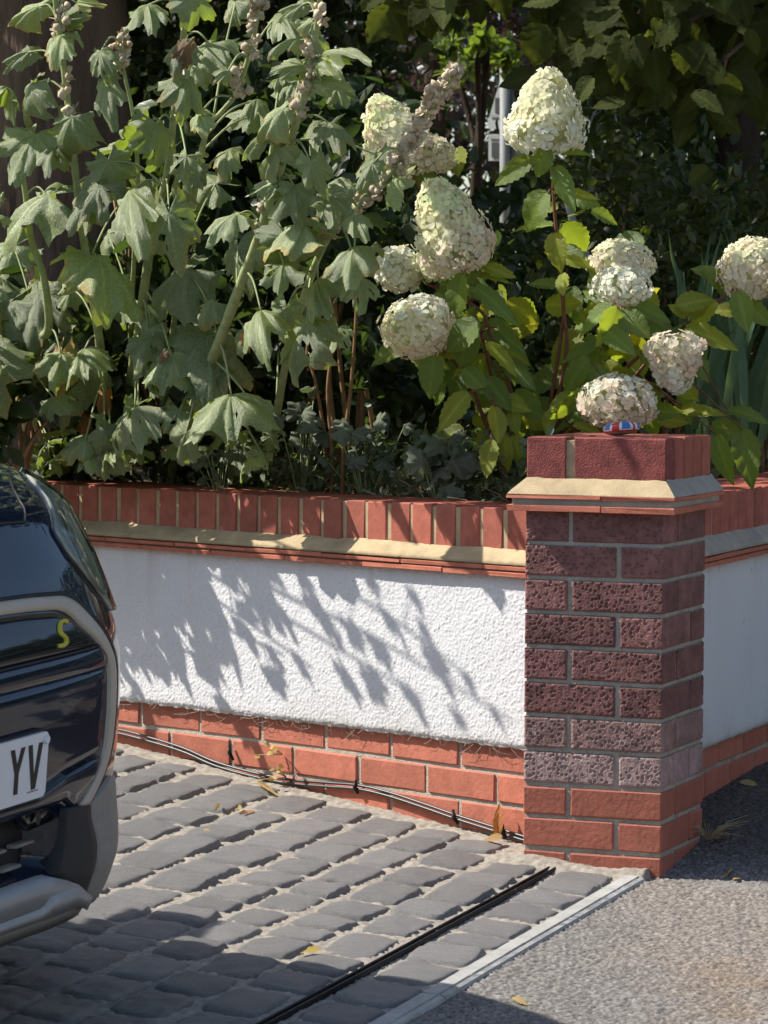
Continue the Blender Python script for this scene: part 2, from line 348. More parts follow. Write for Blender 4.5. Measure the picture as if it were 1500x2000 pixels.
# asphalt pavement: aggregate as real relief where the photograph shows it
xs = np.arange(-.135, 1.05, .0037); ys = np.arange(-2.3, 2.1, .0037)
X, Y = np.meshgrid(xs, ys, indexing='ij')
wx = X+.004*vn(X*60, Y*60, 1); wy = Y+.004*vn(X*60, Y*60, 2)
f1, f2, idv = worley(wx/.0080, wy/.0080, 20); g1, g2, jd = worley(wx/.0056, wy/.0062, 30)
e1 = np.clip((f2-f1)/.20, 0, 1); e2 = np.clip((g2-g1)/.22, 0, 1)
big = (idv > .25)
h = np.where(big,   .0042*e1*(.45+idv), .0024*e2*(.4+jd))
Z = pz(X, Y)+h-.004+.006*(fbm(X*3, Y*3, 40)-.5)
Z = np.where((Y < -.05) & (X < -.03), Z-.06, Z)
dirt = np.clip((fbm(X*4, Y*4, 50)-.46)*5, 0, 1)*np.clip((X-.1)*3, 0, 1)
tone = np.where(big, .6+.9*idv, .55+.8*jd)*np.where(big, .3+.7*e1, .3+.7*e2)
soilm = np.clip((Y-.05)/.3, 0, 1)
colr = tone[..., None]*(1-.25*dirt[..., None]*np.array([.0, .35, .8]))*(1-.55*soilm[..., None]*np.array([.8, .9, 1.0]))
# weathered brownish patch towards the street
br = np.clip((X-.18+.5*(Y+1.0)+.25*(fbm(X*5, Y*5, 61)-.5))*4, 0, 1)*np.clip(1-(Y+.1)*4, 0, 1)
colr = colr*(1+br[..., None]*np.array([.16, .09, .04]))
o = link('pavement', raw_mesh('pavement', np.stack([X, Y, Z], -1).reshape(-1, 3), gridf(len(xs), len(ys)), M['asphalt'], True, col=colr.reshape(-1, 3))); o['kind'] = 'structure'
sheet('pavement', np.linspace(-.12, 2.6, 12), np.linspace(-14, 14, 80), lambda x, y: pz(x, y)-.010-.05*((x < -.03) & (y < -.05)), M['asphalt_far'])
sheet('road', np.linspace(2.72, 9.5, 8), np.linspace(-60, 60, 60), lambda x, y: np.interp(y, *HY)-.22-.006*np.abs(x-6), M['road'])
SK = empty('street_kerb', 'long grey kerb between pavement and road', 'kerb', (2.66, 0, -.2)); SK['kind'] = 'structure'; ORG[SK.name] = np.array([2.66, 0, -.2])
m_ = MB()
for y in np.arange(-14, 14, .92): m_.box((2.6, y, pz(2.6, y)-.4), (2.72, y+.91, pz(2.6, y)-.01))
part('kerb_stone', *m_.get(), M['concrete'], SK, smooth=False)

# ------------------------------------------------------------------ bricks
_BC = {}
def brick_mesh(dx, dy, dz, mat, k=0, bev=.003):
    key = (round(dx, 4), round(dy, 4), round(dz, 4), mat, k)
    if key not in _BC:
        bm = bmesh.new(); bmesh.ops.create_cube(bm, size=1)
        bmesh.ops.scale(bm, vec=(dx, dy, dz), verts=bm.verts)
        bmesh.ops.bevel(bm, geom=bm.edges[:], offset=bev, segments=1, affect='EDGES', profile=.6)
        r_ = random.Random(hash(key) & 0xffff)
        for v in bm.verts: v.co += Vector((r_.uniform(-1, 1), r_.uniform(-1, 1), r_.uniform(-1, 1)))*.0011
        me = bpy.data.meshes.new('brick'); bm.to_mesh(me); bm.free(); me.materials.append(M[mat]); _BC[key] = me
    return _BC[key]
def brick(parent, x0, x1, y0, y1, z0, z1, mat, name='brick', bev=.003, jit=.0015):
    k = random.randrange(3); o = link(name, brick_mesh(x1-x0, y1-y0, z1-z0, mat, k, bev), parent)
    o.location = ((x0+x1)/2+random.uniform(-jit, jit), (y0+y1)/2+random.uniform(-jit, jit), (z0+z1)/2+random.uniform(-jit, jit)*.6)
    o.rotation_euler = (random.gauss(0, .003), random.gauss(0, .002), random.gauss(0, .004)); return o
def rough_grid(xs, zs, yf, ys_back):
    """front sheet y=yf(x,z) with a plain box behind; local wall space."""
    X, Z = np.meshgrid(xs, zs, indexing='ij'); Y = yf(X, Z)
    V = np.stack([X, Y, Z], -1).reshape(-1, 3); F = gridf(len(xs), len(zs))
    nx, nz = len(xs), len(zs); n0 = len(V)
    rim = [i*nz for i in range(nx)]+[(nx-1)*nz+j for j in range(1, nz)]+[i*nz+nz-1 for i in range(nx-2, -1, -1)]+[j for j in range(nz-2, 0, -1)]
    B = V[rim].copy(); B[:, 1] = ys_back
    k = len(rim); F2 = [(rim[(i+1) % k], rim[i], n0+i, n0+(i+1) % k) for i in range(k)]
    return np.vstack([V, B]), np.vstack([F, np.array(F2)])

def roughcast(x, z, s):
    wx = x+.003*vn(x*120, z*120, s); wz = z+.003*vn(x*120, z*120, s+1)
    f1, f2, i1 = worley(wx/.0058, wz/.0058, s+2); g1, g2, i2 = worley(wx/.0098, wz/.0098, s+5)
    return -.0015*np.clip(1-f1*1.15, 0, 1)*(.35+i1)-.0011*np.clip(1-g1, 0, 1)*i2-.0035*(fbm(x*6, z*6, s+9)-.5)

def build_wall(name, label, loc, rot, xa, xb, vis, lv, off, step, group=None):
    """local x runs right along the face, y into the wall, z up. lv: levels, off: joint offsets of the two plinth courses and the coping"""
    w = empty(name, label, 'wall', loc, rot); zg = -.35; th = .215
    ct, cb, ft, tb, rb, j1, j2 = lv
    # mortar backing
    m_ = MB(); m_.box((xa, .0042, zg), (xb, th, rb+.02)); m_.box((xa, .03, rb+.021), (xb, th-.01, cb-.031))
    link('mortar', raw_mesh('mortar', *m_.get(), M['mortar_pale' if vis else 'mortar']), w)
    m_ = MB(); m_.box((xa, -.0005, cb-.03), (xb, th, ct-.004)); link('coping_mortar', raw_mesh('coping_mortar', *m_.get(), M['fillet' if vis else 'fillet_grey']), w)
    # plinth courses
    ph = j1-j2; zs_ = [(j1+.005, rb+.012)]+[(j1-ph*(k+1)+.005, j1-ph*k-.005) for k in range(4)]
    for ci, (z0, z1) in enumerate(zs_):
        s = off[ci % 2]-.225*30
        while s < xb:
            a, b = max(s+.005, xa), min(s+.220, xb)
            if b-a > .03: brick(w, a, b, 0, .1025, z0, z1, 'orange')
            s += .225
    # coping: bricks on edge
    s = off[2]-.075*60
    while s < xb:
        a, b = s+.0055, s+.0695
        if a > xa and b < xb: brick(w, a, b, -.004, th+.004, cb-.012, ct, 'coping', jit=.0016)
        s += .075
    # mortar fillet and two creasing tiles
    n = max(3, int((xb-xa)/.006)); xs = np.linspace(xa, xb, n); V = []; K = 5
    for i, x in enumerate(xs):
        for k in range(K):
            t = k/(K-1); y = -.003-.040*t; z = (cb-.003)+(ft-cb+.003)*(t**1.15)
            V.append((x, y+.0022*(fbm(x*14, t*2, 5)-.5)*(1-t*.5), z+.008*(fbm(x*9, t, 6)-.5)*(1-t)+.0022*(fbm(x*60, t*6, 9)-.5)))
        V.append((x, -.030, ft-.004))
    F = [(i*6+k, i*6+k+1, (i+1)*6+k+1, (i+1)*6+k) for i in range(n-1) for k in range(5)]
    link('mortar_fillet', raw_mesh('mortar_fillet', V, F, M['fillet' if vis else 'fillet_grey'], True), w)
    tl = .265
    for z0, z1, yo, o_ in ((ft-.0135, ft-.0045, -.042, .1), (tb, tb+.0115, -.040, .23)):
        s = xa-o_
        while s < xb:
            a, b = max(s+.001, xa), min(s+tl-.001, xb)
            if b-a > .02: brick(w, a, b, yo, .05, z0, z1, 'tile', 'tile', .0012, .0008)
            s += tl
    m_ = MB(); m_.box((xa, -.029, tb+.0105), (xb, .05, ft-.013)); link('bedding_mortar', raw_mesh('bedding_mortar', *m_.get(), M['fillet_grey']), w)
    # roughcast panel
    zs = np.arange(rb, tb+.004, step); n = int((xb-xa)/step); xs = np.linspace(xa, xb, n)
    def yf(x, z):
        lip = .006*np.exp(-((z-rb)/.008)**2)
        return -.020+roughcast(x, z, 12)+lip+.0015*(vn(x*55, 0*z, 3)-.5)*(z < rb+.01)
    V, F = rough_grid(xs, zs, yf, .03)
    V[:, 2] += np.where(V[:, 2] < rb+.004, .005*(vn(V[:, 0]*70, V[:, 0]*0, 8)-.5), 0)
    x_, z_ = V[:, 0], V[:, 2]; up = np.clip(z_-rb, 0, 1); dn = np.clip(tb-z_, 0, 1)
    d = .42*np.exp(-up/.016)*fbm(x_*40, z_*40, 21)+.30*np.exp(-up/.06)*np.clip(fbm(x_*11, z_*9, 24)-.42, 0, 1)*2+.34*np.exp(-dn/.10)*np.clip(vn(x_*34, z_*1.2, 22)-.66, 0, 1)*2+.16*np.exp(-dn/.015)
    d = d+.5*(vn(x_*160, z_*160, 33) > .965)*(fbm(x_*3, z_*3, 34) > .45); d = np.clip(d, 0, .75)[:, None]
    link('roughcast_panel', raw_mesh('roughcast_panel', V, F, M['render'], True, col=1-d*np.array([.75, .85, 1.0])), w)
    return w
LW = build_wall('garden_wall', 'low white roughcast garden wall with brick coping left of the pillar', WO, -PHI, -2.7, .17, True,
                (.758, .6686, .632, .6032, .2043, .142, .0674), (-.2561, -.1408, -.1159), .0020)
RW = build_wall('garden_wall', 'shaded return wall with white roughcast right of the pillar', (-.12, .25, 0), math.pi/2, -.1, 9.0, False,
                (.772, .676, .632, .603, .155, .095, .021), (-.06, .05, .0), .009)

# ------------------------------------------------------------------ brick pillar
Po, Pd, W_, D_ = .0732, .078, .3275, .3220
PL = empty('brick_pillar', 'square brick gate pillar with rustic purple bricks, moulded cap and orange base', 'pillar', (-.164, .16, -.12))
o0 = np.array([-.164, .16, -.12]); PLL = PL
def pbrick(x0, x1, y0, y1, z0, z1, mat, name='brick', bev=.003, jit=.001):
    return brick(PLL, x0-o0[0], x1-o0[0], y0-o0[1], y1-o0[1], z0-o0[2], z1-o0[2], mat, name, bev, jit)
def pit_brick(x0, x1, y0, y1, z0, z1, mat, seed):
    """rustic brick: front (-y) and right (+x) faces carry pressed pits"""
    st = .0021
    bx = np.arange(x0, x1+1e-6, st); bz = np.arange(z0, z1+1e-6, st); by = np.arange(y0, y1+1e-6, st)
    def pits(a, z):
        wa = a+.0006*vn(a*200, z*200, seed); wz = z*1.05
        f1, f2, i1 = worley(wa/.0108, wz/.0108, seed % 50)
        r = .26+.15*i1; d = np.clip((r-f1)/.12, 0, 1)*.0027*(i1 > .42)
        rim = .0010*np.exp(-((f1-r-.05)/.08)**2)
        return d-rim+.0014*(fbm(a*40, z*40, seed+3)-.5)
    P = []; Fs = []; n0 = 0
    # front
    X, Z = np.meshgrid(bx, bz, indexing='ij'); e = np.minimum(np.minimum(X-x0, x1-X), np.minimum(Z-z0, z1-Z)); rd = np.clip(1-e/.004, 0, 1)**2*.003
    edge = np.clip(e/.003, 0, 1)
    V = np.stack([X, y0+pits(X, Z)*edge+rd, Z], -1).reshape(-1, 3); P.append(V); Fs.append(gridf(len(bx), len(bz))); n0 += len(V)
    Y, Z = np.meshgrid(by, bz, indexing='ij'); e = np.minimum(np.minimum(Y-y0, y1-Y), np.minimum(Z-z0, z1-Z)); rd = np.clip(1-e/.004, 0, 1)**2*.003; edge = np.clip(e/.003, 0, 1)
    V = np.stack([x1-pits(Y+5, Z)*edge*.7-rd, Y, Z], -1).reshape(-1, 3); P.append(V); Fs.append(gridf(len(by), len(bz))+n0); n0 += len(V)
    y0b, x1b = y0+.003, x1-.003
    B = np.array([(x0, y0b, z0), (x1b, y0b, z0), (x1b, y1, z0), (x0, y1, z0), (x0, y0b, z1), (x1b, y0b, z1), (x1b, y1, z1), (x0, y1, z1)])
    P.append(B); Fs.append(np.array([(0, 3, 2, 1), (4, 5, 6, 7), (2, 3, 7, 6), (3, 0, 4, 7)])+n0)
    V = np.vstack(P); c = np.array([(x0+x1)/2, (y0+y1)/2, (z0+z1)/2])
    link('brick', raw_mesh('brick', V-c, np.vstack(Fs), M[mat], True), PLL, loc=c-o0, rot=(random.gauss(0, .004), random.gauss(0, .003), random.gauss(0, .005)))
def course(z0, z1, typ, mat, pit, jt=.011, seed=0):
    h, s = .1025, .2150; h = (W_-jt-s)
    dx = D_-jt-h
    if typ == 'A': L = [(-W_, -W_+h, 0, dx), (-s, 0, 0, h), (-h, 0, h+jt, D_), (-W_, -h-jt, dx+jt, D_)]
    else: L = [(-W_, -W_+s, 0, h), (-h, 0, 0, dx), (-s, 0, dx+jt, D_), (-W_, -W_+h, h+jt, D_)]
    for i, (a, b, c, d) in enumerate(L):
        if pit and i < 3: pit_brick(a, b, c, d, z0, z1, mat, seed*5+i*7)
        else: pbrick(a, b, c, d, z0, z1, mat)
m_ = MB(); m_.box((-W_+.004, .0045, -.2), (-.0045, D_-.004, .77)); V, F = m_.get(); part('mortar', V, F, M['mortar'], PL, smooth=False)
course(-.068, -.006, 'A', 'orange_dark', False); course(.005, .068, 'B', 'orange_dark', False); course(.0785, .1405, 'A', 'orange_dark', False)
for k in range(8):
    z0 = .1464+Pd*k+.0042; course(z0, z0+Pd-.0088, 'B' if k % 2 == 0 else 'A', 'purple_pale' if k < 1 else 'purple_mid' if k < 2 else 'purple', True, seed=k+1)
course(-.142, -.080, 'B', 'orange_dark', False)
# cap: two creasing tiles, sloping fillet, bricks on edge
T_ = .033
for z0, z1, t in ((.765, .7785, T_), (.7935, .803, T_+.001)):
    for a, b, c, d in ((-W_-t, -.14, -t, .13), (-.138, t, -t, .13), (-W_-t, -.11, .132, D_+t), (-.108, t, .132, D_+t)):
        pbrick(a, b, c, d, z0, z1, 'tile', 'tile', .0014, .0008)
m_ = MB(); m_.box((-W_-.024, -.024, .777), (.024, D_+.024, .795)); part('bedding_mortar', *m_.get(), M['fillet_grey'], PL, smooth=False)
V = []; F = []; n = 40; K = 6; t = T_; cx0, cx1, cy0, cy1 = -.3255, .0005, .002, .357
ring_o = [(-W_-t, -t), (t, -t), (t, D_+t), (-W_-t, D_+t)]; ring_i = [(cx0-.001, cy0-.001), (cx1+.001, cy0-.001), (cx1+.001, cy1+.001), (cx0-.001, cy1+.001)]
for sd in range(4):
    a0, a1 = np.array(ring_o[sd]), np.array(ring_o[(sd+1) % 4]); b0, b1 = np.array(ring_i[sd]), np.array(ring_i[(sd+1) % 4])
    base = len(V)
    for i in range(n):
        s = i/(n-1)
        for k in range(K):
            q = k/(K-1); p_ = (a0+(a1-a0)*s)*(1-q)+(b0+(b1-b0)*s)*q; ed = math.sin(q*math.pi)
            V.append((p_[0], p_[1], .8032+.036*q**.9+.0035*(fbm(p_[0]*14+sd, p_[1]*14, 3)-.5)*(.3+ed)+(.004*(vn(s*14, sd, 4)-.5) if k == K-1 else 0)))
    F += [(base+i*K+k, base+(i+1)*K+k, base+(i+1)*K+k+1, base+i*K+k+1) for i in range(n-1) for k in range(K-1)]
o = part('mortar_fillet', V, F, M['fillet'], PL); o.data.materials.append(M['fillet_grey'])
for p_ in o.data.polygons:
    if 39*5 <= p_.index < 39*10: p_.material_index = 1
m_ = MB(); m_.box((cx0+.004, cy0+.005, .80), (cx1-.005, cy1-.006, .924)); part('cap_mortar', *m_.get(), M['fillet'], PL, smooth=False)
# cap bricks on edge: five rows deep, header + stretcher in front
nb = 5; wd = (cy1-cy0-.008*(nb-1))/nb
for i in range(nb):
    ya = cy0+i*(wd+.008); 
    if i % 2 == 0: sp = [(cx0, cx0+.0925), (cx0+.1115, cx1)]
    else: sp = [(cx0, cx0+.215), (cx0+.225, cx1)]
    for a, b in sp: pbrick(a, b, ya, ya+wd, .833, .9305, 'capbrick' if i == 0 else 'coping', 'cap_brick', .0022, .0008)
# ------------------------------------------------------------------ car
M['paint'] = material('dark_blue_paint', (.003, .0075, .022), .4, .1, 8, spec=.05, coat=1)
M['gloss'] = material('gloss_black', (.004, .004, .005), .4, .1, 8, spec=.05, coat=1)
M['trim'] = material('champagne_trim', (.44, .385, .315), .45, .05, 30, spec=.4)
M['clad'] = material('grey_cladding', (.26, .24, .215), .62, .12, 60, .2, 400, .001, spec=.35)
M['cladd'] = material('black_cladding', (.02, .02, .022), .6, .12, 60, .2, 400, .001, spec=.35)
M['skid'] = material('silver_skid', (.34, .34, .335), .45, .05, 30, spec=.5, metal=.3)
M['lampin'] = material('lamp_housing', (.52, .53, .47), .5, .5, 10, spec=.4, metal=.0, stretch=(1, 1, .25))
M['plate'] = material('white_plate', (.72, .73, .76), .35, .02, 10, spec=.5)
M['ink'] = material('black_characters', (.012, .012, .012), .4, .05, 10)
M['yellow'] = material('yellow_badge', (.52, .47, .05), .35, .05, 10)
M['glassd'] = material('tinted_glass', (.01, .012, .013), .05, .1, 5, spec=.6)
M['tyre'] = material('tyre_rubber', (.018, .018, .018), .85, .2, 40, .3, 90, .003)
M['alloy'] = material('alloy', (.35, .35, .35), .35, .05, 20, metal=.8)
lens = bpy.data.materials.new('lamp_lens'); lens.use_nodes = True
_N = lens.node_tree.nodes; _p = _N['Principled BSDF']; _p.inputs['Roughness'].default_value = .04; _p.inputs['Base Color'].default_value = (.9, .92, .9, 1)
_tr = _N.new('ShaderNodeBsdfTransparent'); _tr.inputs[0].default_value = (.8, .82, .78, 1); _gl = _N.new('ShaderNodeBsdfGlossy'); _gl.inputs['Roughness'].default_value = .05
_fr = _N.new('ShaderNodeFresnel'); _fr.inputs[0].default_value = 1.6; _ms = _N.new('ShaderNodeMixShader')
for a, b in ((_fr.outputs[0], _ms.inputs[0]), (_tr.outputs[0], _ms.inputs[1]), (_gl.outputs[0], _ms.inputs[2]), (_ms.outputs[0], _N['Material Output'].inputs[0])): lens.node_tree.links.new(a, b)
M['lens'] = lens

CO = np.array([-.54, -2.33, -.0771]); CX = np.array([.99721791, -.02412648, -.07052905]); CY = np.array([.02616658, .99926128, .02814618]); CN = np.array([.06979788, -.02991338, .99711255])
CAR = empty('car', 'dark blue hatchback car with pale grille frame parked nose out on the setts', 'car', mat4=basis(CO, CX, CY, CN))
CW, CD, CP = .92, .38, 6.5
NH = [.15, .17, .19, .21, .23, .27, .29, .33, .37, .41, .45, .49, .55, .59, .63, .65, .67, .69, .71, .73, .77, .81, .85, .89, .91, .93, .95]
NV = [.065, .0377, .0189, .0069, -.001, -.0129, -.015, -.0126, -.008, -.0073, -.0112, -.0134, -.0142, -.0127, -.0104, -.0078, -.0036, .0022, .012, .022, .0417, .063, .0893, .118, .140, .177, .228]
def nn_(h): return np.interp(h, NH, NV)
def Sx(y, h): return -nn_(h)-CD*np.minimum(np.abs(y)/CW, 1.0)**CP
def cpart(name, V, F, mat, parent=CAR, smooth=True): 
    return link(name, raw_mesh(name, V, F, M[mat] if isinstance(mat, str) else mat, smooth), parent)
def resamp(P, n):
    P = np.asarray(P, float); d = np.r_[0, np.cumsum(np.hypot(*np.diff(P, axis=0).T))]; t = np.linspace(0, d[-1], n)
    return np.stack([np.interp(t, d, P[:, 0]), np.interp(t, d, P[:, 1])], -1)
def surf(Q, off):
    y, h = Q[..., 0], Q[..., 1]; e = .004
    gy = (Sx(y+e, h)-Sx(y-e, h))/(2*e); gh = (Sx(y, h+e)-Sx(y, h-e))/(2*e)
    n = np.stack([np.ones_like(y), -gy, -gh], -1); n /= np.linalg.norm(n, axis=-1)[..., None]
    return np.stack([Sx(y, h), y, h], -1)+n*np.asarray(off)[..., None]
def patch(name, A, B, mat, off=.004, n=None, m=4, bulge=0., back=.012, parent=CAR, smooth=True):
    n = n or max(8, len(A)*2); A = resamp(A, n); B = resamp(B, n); t = np.linspace(0, 1, m)[None, :, None]
    Q = A[:, None]*(1-t)+B[:, None]*t
    of = off+bulge*np.sin(np.linspace(0, 1, m)*math.pi)[None, :]*np.ones((n, 1))
    P = surf(Q, of); Bk = surf(Q, of*0+off-back); V = P.reshape(-1, 3); F = gridf(n, m)
    rim = [i*m for i in range(n)]+[(n-1)*m+j for j in range(1, m)]+[i*m+m-1 for i in range(n-2, -1, -1)]+[j for j in range(m-2, 0, -1)]
    Rb = Bk.reshape(-1, 3)[rim]; k = len(rim); n0 = len(V)
    F2 = np.array([(rim[(i+1) % k], rim[i], n0+i, n0+(i+1) % k) for i in range(k)])
    F = np.vstack([F, F2])
    return cpart(name, np.vstack([V, Rb]), F, mat, parent, smooth)
def mir(P): P = [tuple(p) for p in P]; return [(-a, b) for a, b in P[::-1]]+P

# body shell: plan curves stacked in height; the lower intake is a recess
lev = [(h, nn_(h), 1.0) for h in np.r_[np.arange(.16, .93, .012), .935, .95]]+[(.962, .285, .985), (.975, .36, .965), (.99, .47, .94), (1.008, .64, .91), (1.03, .9, .87), (1.045, 1.15, .82)]
tf = np.linspace(0, 1, 60); yy = CW*np.sin(tf*math.pi/2)**1.0
half = [(y, None) for y in yy]; V = []; nl = len(lev); m = None
for h, nv, ws in lev:
    pts = []
    for y in yy:
        x = -nv-CD*(y/CW)**CP
        rc = np.clip((h-.285)/.02, 0, 1)*np.clip((.405-h)/.02, 0, 1)*np.clip((.385-y)/.02, 0, 1)
        pts.append((x-.07*rc, y*ws, h))
    for xb in (-1.2, -2.4, -3.6, -4.05): pts.append((xb-nv, CW*ws, h))
    pts.append((-4.42, CW*ws*.86, h)); pts.append((-4.46, 0, h))
    full = pts+[(a, -b, c) for a, b, c in pts[-2:0:-1]]
    m = len(full); V += full
F = [(i*m+k, i*m+(k+1) % m, (i+1)*m+(k+1) % m, (i+1)*m+k) for i in range(nl-1) for k in range(m)]
F += [tuple((nl-1)*m+k for k in range(m)), tuple(range(m))[::-1]]
cpart('body', V, F, 'paint')
# cabin
def loft(rows, mat, name):
    V = []; F = []
    for (x0, x1, w, h) in rows: V += [(x0, -w, h), (x0, w, h), (x1, w, h), (x1, -w, h)]
    for i in range(len(rows)-1):
        for k in range(4): F.append((i*4+k, i*4+(k+1) % 4, (i+1)*4+(k+1) % 4, (i+1)*4+k))
    F.append(tuple(range(4))[::-1]); F.append(tuple((len(rows)-1)*4+k for k in range(4)))
    return cpart(name, V, F, mat, smooth=False)
loft([(-1.0, -4.35, .80, .98), (-1.1, -4.33, .80, 1.06), (-1.85, -4.05, .68, 1.52), (-1.9, -4.03, .67, 1.54)], 'glassd', 'windows')
loft([(-1.83, -4.10, .69, 1.53), (-1.95, -4.06, .67, 1.60), (-2.2, -3.9, .6, 1.625)], 'paint', 'roof')
for s in (-1, 1):
    cpart('side_window_frame', *tube([(-1.12, s*.805, 1.04), (-1.87, s*.69, 1.53), (-3.0, s*.69, 1.55), (-4.08, s*.69, 1.53), (-4.34, s*.80, 1.05)], .03), 'paint')
    cpart('door_mirror', *tube([(-1.42, s*.86, 1.04), (-1.42, s*.95, 1.08), (-1.42, s*1.08, 1.09)], [.04, .08, .07], 10), 'gloss')
for x in (-.86, -3.55):
    for s in (-1, 1):
        wl = cpart('wheel', *tube([(x, s*.72, .335), (x, s*.925, .335)], .15, 20), 'alloy')
        th = np.linspace(0, 2*math.pi, 37); sec = [(.335, -.11), (.335, .06), (.32, .10), (.23, .11), (.21, .07), (.21, -.11)]
        V = [(x+r_*math.cos(t), s*(.82+o_), .335+r_*math.sin(t)) for t in th for r_, o_ in sec]
        F = [(i*6+k, i*6+(k+1) % 6, (i+1)*6+(k+1) % 6, (i+1)*6+k) for i in range(36) for k in range(6)]
        cpart('tyre', V, F, 'tyre', wl)
        th = np.linspace(0, 2*math.pi, 25); V = [(x+r_*math.cos(t), s*(.905+d_), .345+r_*math.sin(t)) for t in th for r_, d_ in ((.345, .03), (.41, .022), (.43, -.01))]
        cpart('arch_cladding', V, [(i*3+k, i*3+k+1, (i+1)*3+k+1, (i+1)*3+k) for i in range(12) for k in range(2)], 'cladd')
        for a in range(5): cpart('spoke', *tube([(x, s*.93, .335), (x+.2*math.cos(a*1.257), s*.92, .335+.2*math.sin(a*1.257))], [.03, .02], 5), 'alloy', wl)

FO = [(.0, .778), (.227, .776), (.318, .773), (.419, .767), (.448, .763), (.479, .751), (.503, .733), (.532, .707), (.553, .684), (.570, .663), (.583, .645), (.591, .622), (.593, .595), (.590, .547), (.585, .499), (.573, .466), (.553, .440), (.528, .414), (.497, .392)]
FI = [(.0, .758), (.216, .756), (.306, .753), (.4, .747), (.427, .742), (.451, .730), (.470, .712), (.497, .694), (.521, .675), (.539, .657), (.551, .635), (.556, .609), (.5555, .595), (.554, .545), (.550, .497), (.540, .468), (.518, .445), (.488, .417), (.456, .395)]
patch('grille_frame', mir(FO), mir(FI), 'trim', .007, 120, 5, .003, .02)
patch('grille_frame_edge', mir([(a*1.012+.004, b+.006) for a, b in FO]), mir(FO), 'ink', .0075, 120, 3, 0, .016)
top = [(0, .753), (.2, .752), (.3, .749), (.4, .742), (.445, .728), (.47, .711), (.495, .695), (.515, .679)]
patch('upper_grille_panel', mir(top), mir([(a, .674) for a, b in top]), 'gloss', .0012, 60, 6, .002, .008)
patch('grille_bar', [(-.535, .671), (.535, .671)], [(-.550, .634), (.550, .634)], 'paint', .002, 60, 9, .005, .012)
patch('grille_seam', [(-.53, .6745), (.53, .6745)], [(-.53, .671), (.53, .671)], 'cladd', .0035, 60, 3, .0, .012)
patch('nose_panel', [(-.551, .632), (.551, .632)], mir([(0, .438), (.294, .438), (.39, .462), (.50, .474), (.540, .474)]), 'paint', .001, 90, 9, -.002, .02)
patch('lower_nose_panel', mir([(0, .434), (.294, .436), (.39, .459), (.50, .471), (.535, .469)]), mir([(0, .416), (.361, .415), (.391, .415), (.425, .394), (.452, .396), (.485, .417)]), 'paint', .004, 90, 7, .003, .03)
# lower grille, radar, cladding, skid
patch('lower_grille', [(-.385, .408), (.385, .408)], [(-.345, .286), (.345, .286)], 'cladd', -.062, 40, 5, 0, .01)
for k, h in enumerate((.392, .352, .316)):
    for i in range(-3, 4):
        y = i*.1+(.05 if k % 2 else .0)-.03
        if k == 0 and abs(y) > .2: continue
        patch('grille_slat', [(y-.030, h), (y+.030, h)], [(y-.030, h-.007), (y+.030, h-.007)], 'clad', -.034, 4, 3, .004, .02)
for s in (-1, 1):
    f = lambda P: [(s*a, b) for a, b in P]
    patch('parking_sensor_panel', f([(.259, .412), (.386, .412)]), f([(.291, .375), (.386, .379)]), 'gloss', -.012, 10, 3, 0, .02)
    th = np.linspace(0, 2*math.pi, 17)[:-1]; y0, h0 = s*.318, .394
    V = [surf(np.array([y0+.009*math.cos(t), h0+.012*math.sin(t)]), np.array(-.006)) for t in th]; cpart('sensor', V, [tuple(range(16))], 'cladd')
    patch('side_cladding', f([(.500, .392), (.505, .36), (.527, .315), (.525, .292), (.519, .235), (.528, .195)]), f([(.60, .425), (.72, .40), (.80, .34), (.83, .30), (.80, .235), (.74, .185)]), 'clad', .004, 30, 14, .006, .03)
    patch('cladding_fold', f([(.395, .400), (.392, .35), (.378, .317), (.36, .286), (.43, .262), (.505, .232)]), f([(.497, .392), (.502, .36), (.524, .315), (.522, .292), (.516, .235), (.525, .215)]), 'cladd', .007, 30, 8, .001, .04)
    patch('corner_panel', f([(.455, .394), (.49, .417), (.53, .447), (.556, .474)]), f([(.500, .391), (.533, .414), (.559, .440), (.578, .466)]), 'cladd', .001, 16, 3, 0, .02)
    patch('headlight_housing', f([(.665, .935), (.585, .905), (.535, .868), (.545, .825), (.580, .787), (.618, .752), (.665, .722)]), f([(.72, .940), (.79, .905), (.83, .865), (.85, .82), (.84, .78), (.80, .745), (.70, .712)]), 'lampin', .0015, 36, 14, .002, .03)
    hl = patch('headlight_lens', f([(.660, .940), (.575, .908), (.523, .868), (.533, .822), (.570, .782), (.612, .745), (.668, .714)]), f([(.725, .945), (.80, .91), (.842, .866), (.86, .82), (.85, .775), (.81, .738), (.71, .706)]), 'lens', .0075, 36, 14, .004, .01)
    th = np.linspace(.25, 1.92*math.pi, 40)
    V, F = tube([surf(np.array([s*(.655+.075*math.cos(t)), .825+.078*math.sin(t)]), np.array(.0045)) for t in th], .004, 6); cpart('running_light_ring', V, F, 'lampin', hl)
    V, F = tube(surf(resamp(f([(.30, .893), (.38, .892), (.437, .889), (.462, .90), (.49, .918), (.52, .932), (.58, .945)]), 40), .001), .0022, 5); cpart('bonnet_seam', V, F, 'ink')
ST = [(0, .286), (.25, .289), (.344, .288), (.40, .273), (.45, .258), (.515, .228)]
patch('skid_plate', mir(ST), mir([(0, .240), (.25, .239), (.335, .239), (.40, .222), (.45, .222), (.520, .204)]), 'skid', .012, 60, 2, 0, .05, smooth=False)
patch('skid_plate_lip', mir([(0, .240), (.25, .239), (.325, .239), (.345, .255), (.44, .256), (.517, .226)]), mir([(0, .228), (.25, .224), (.40, .220), (.45, .222), (.520, .204)]), 'skid', .022, 60, 2, 0, .05, smooth=False)
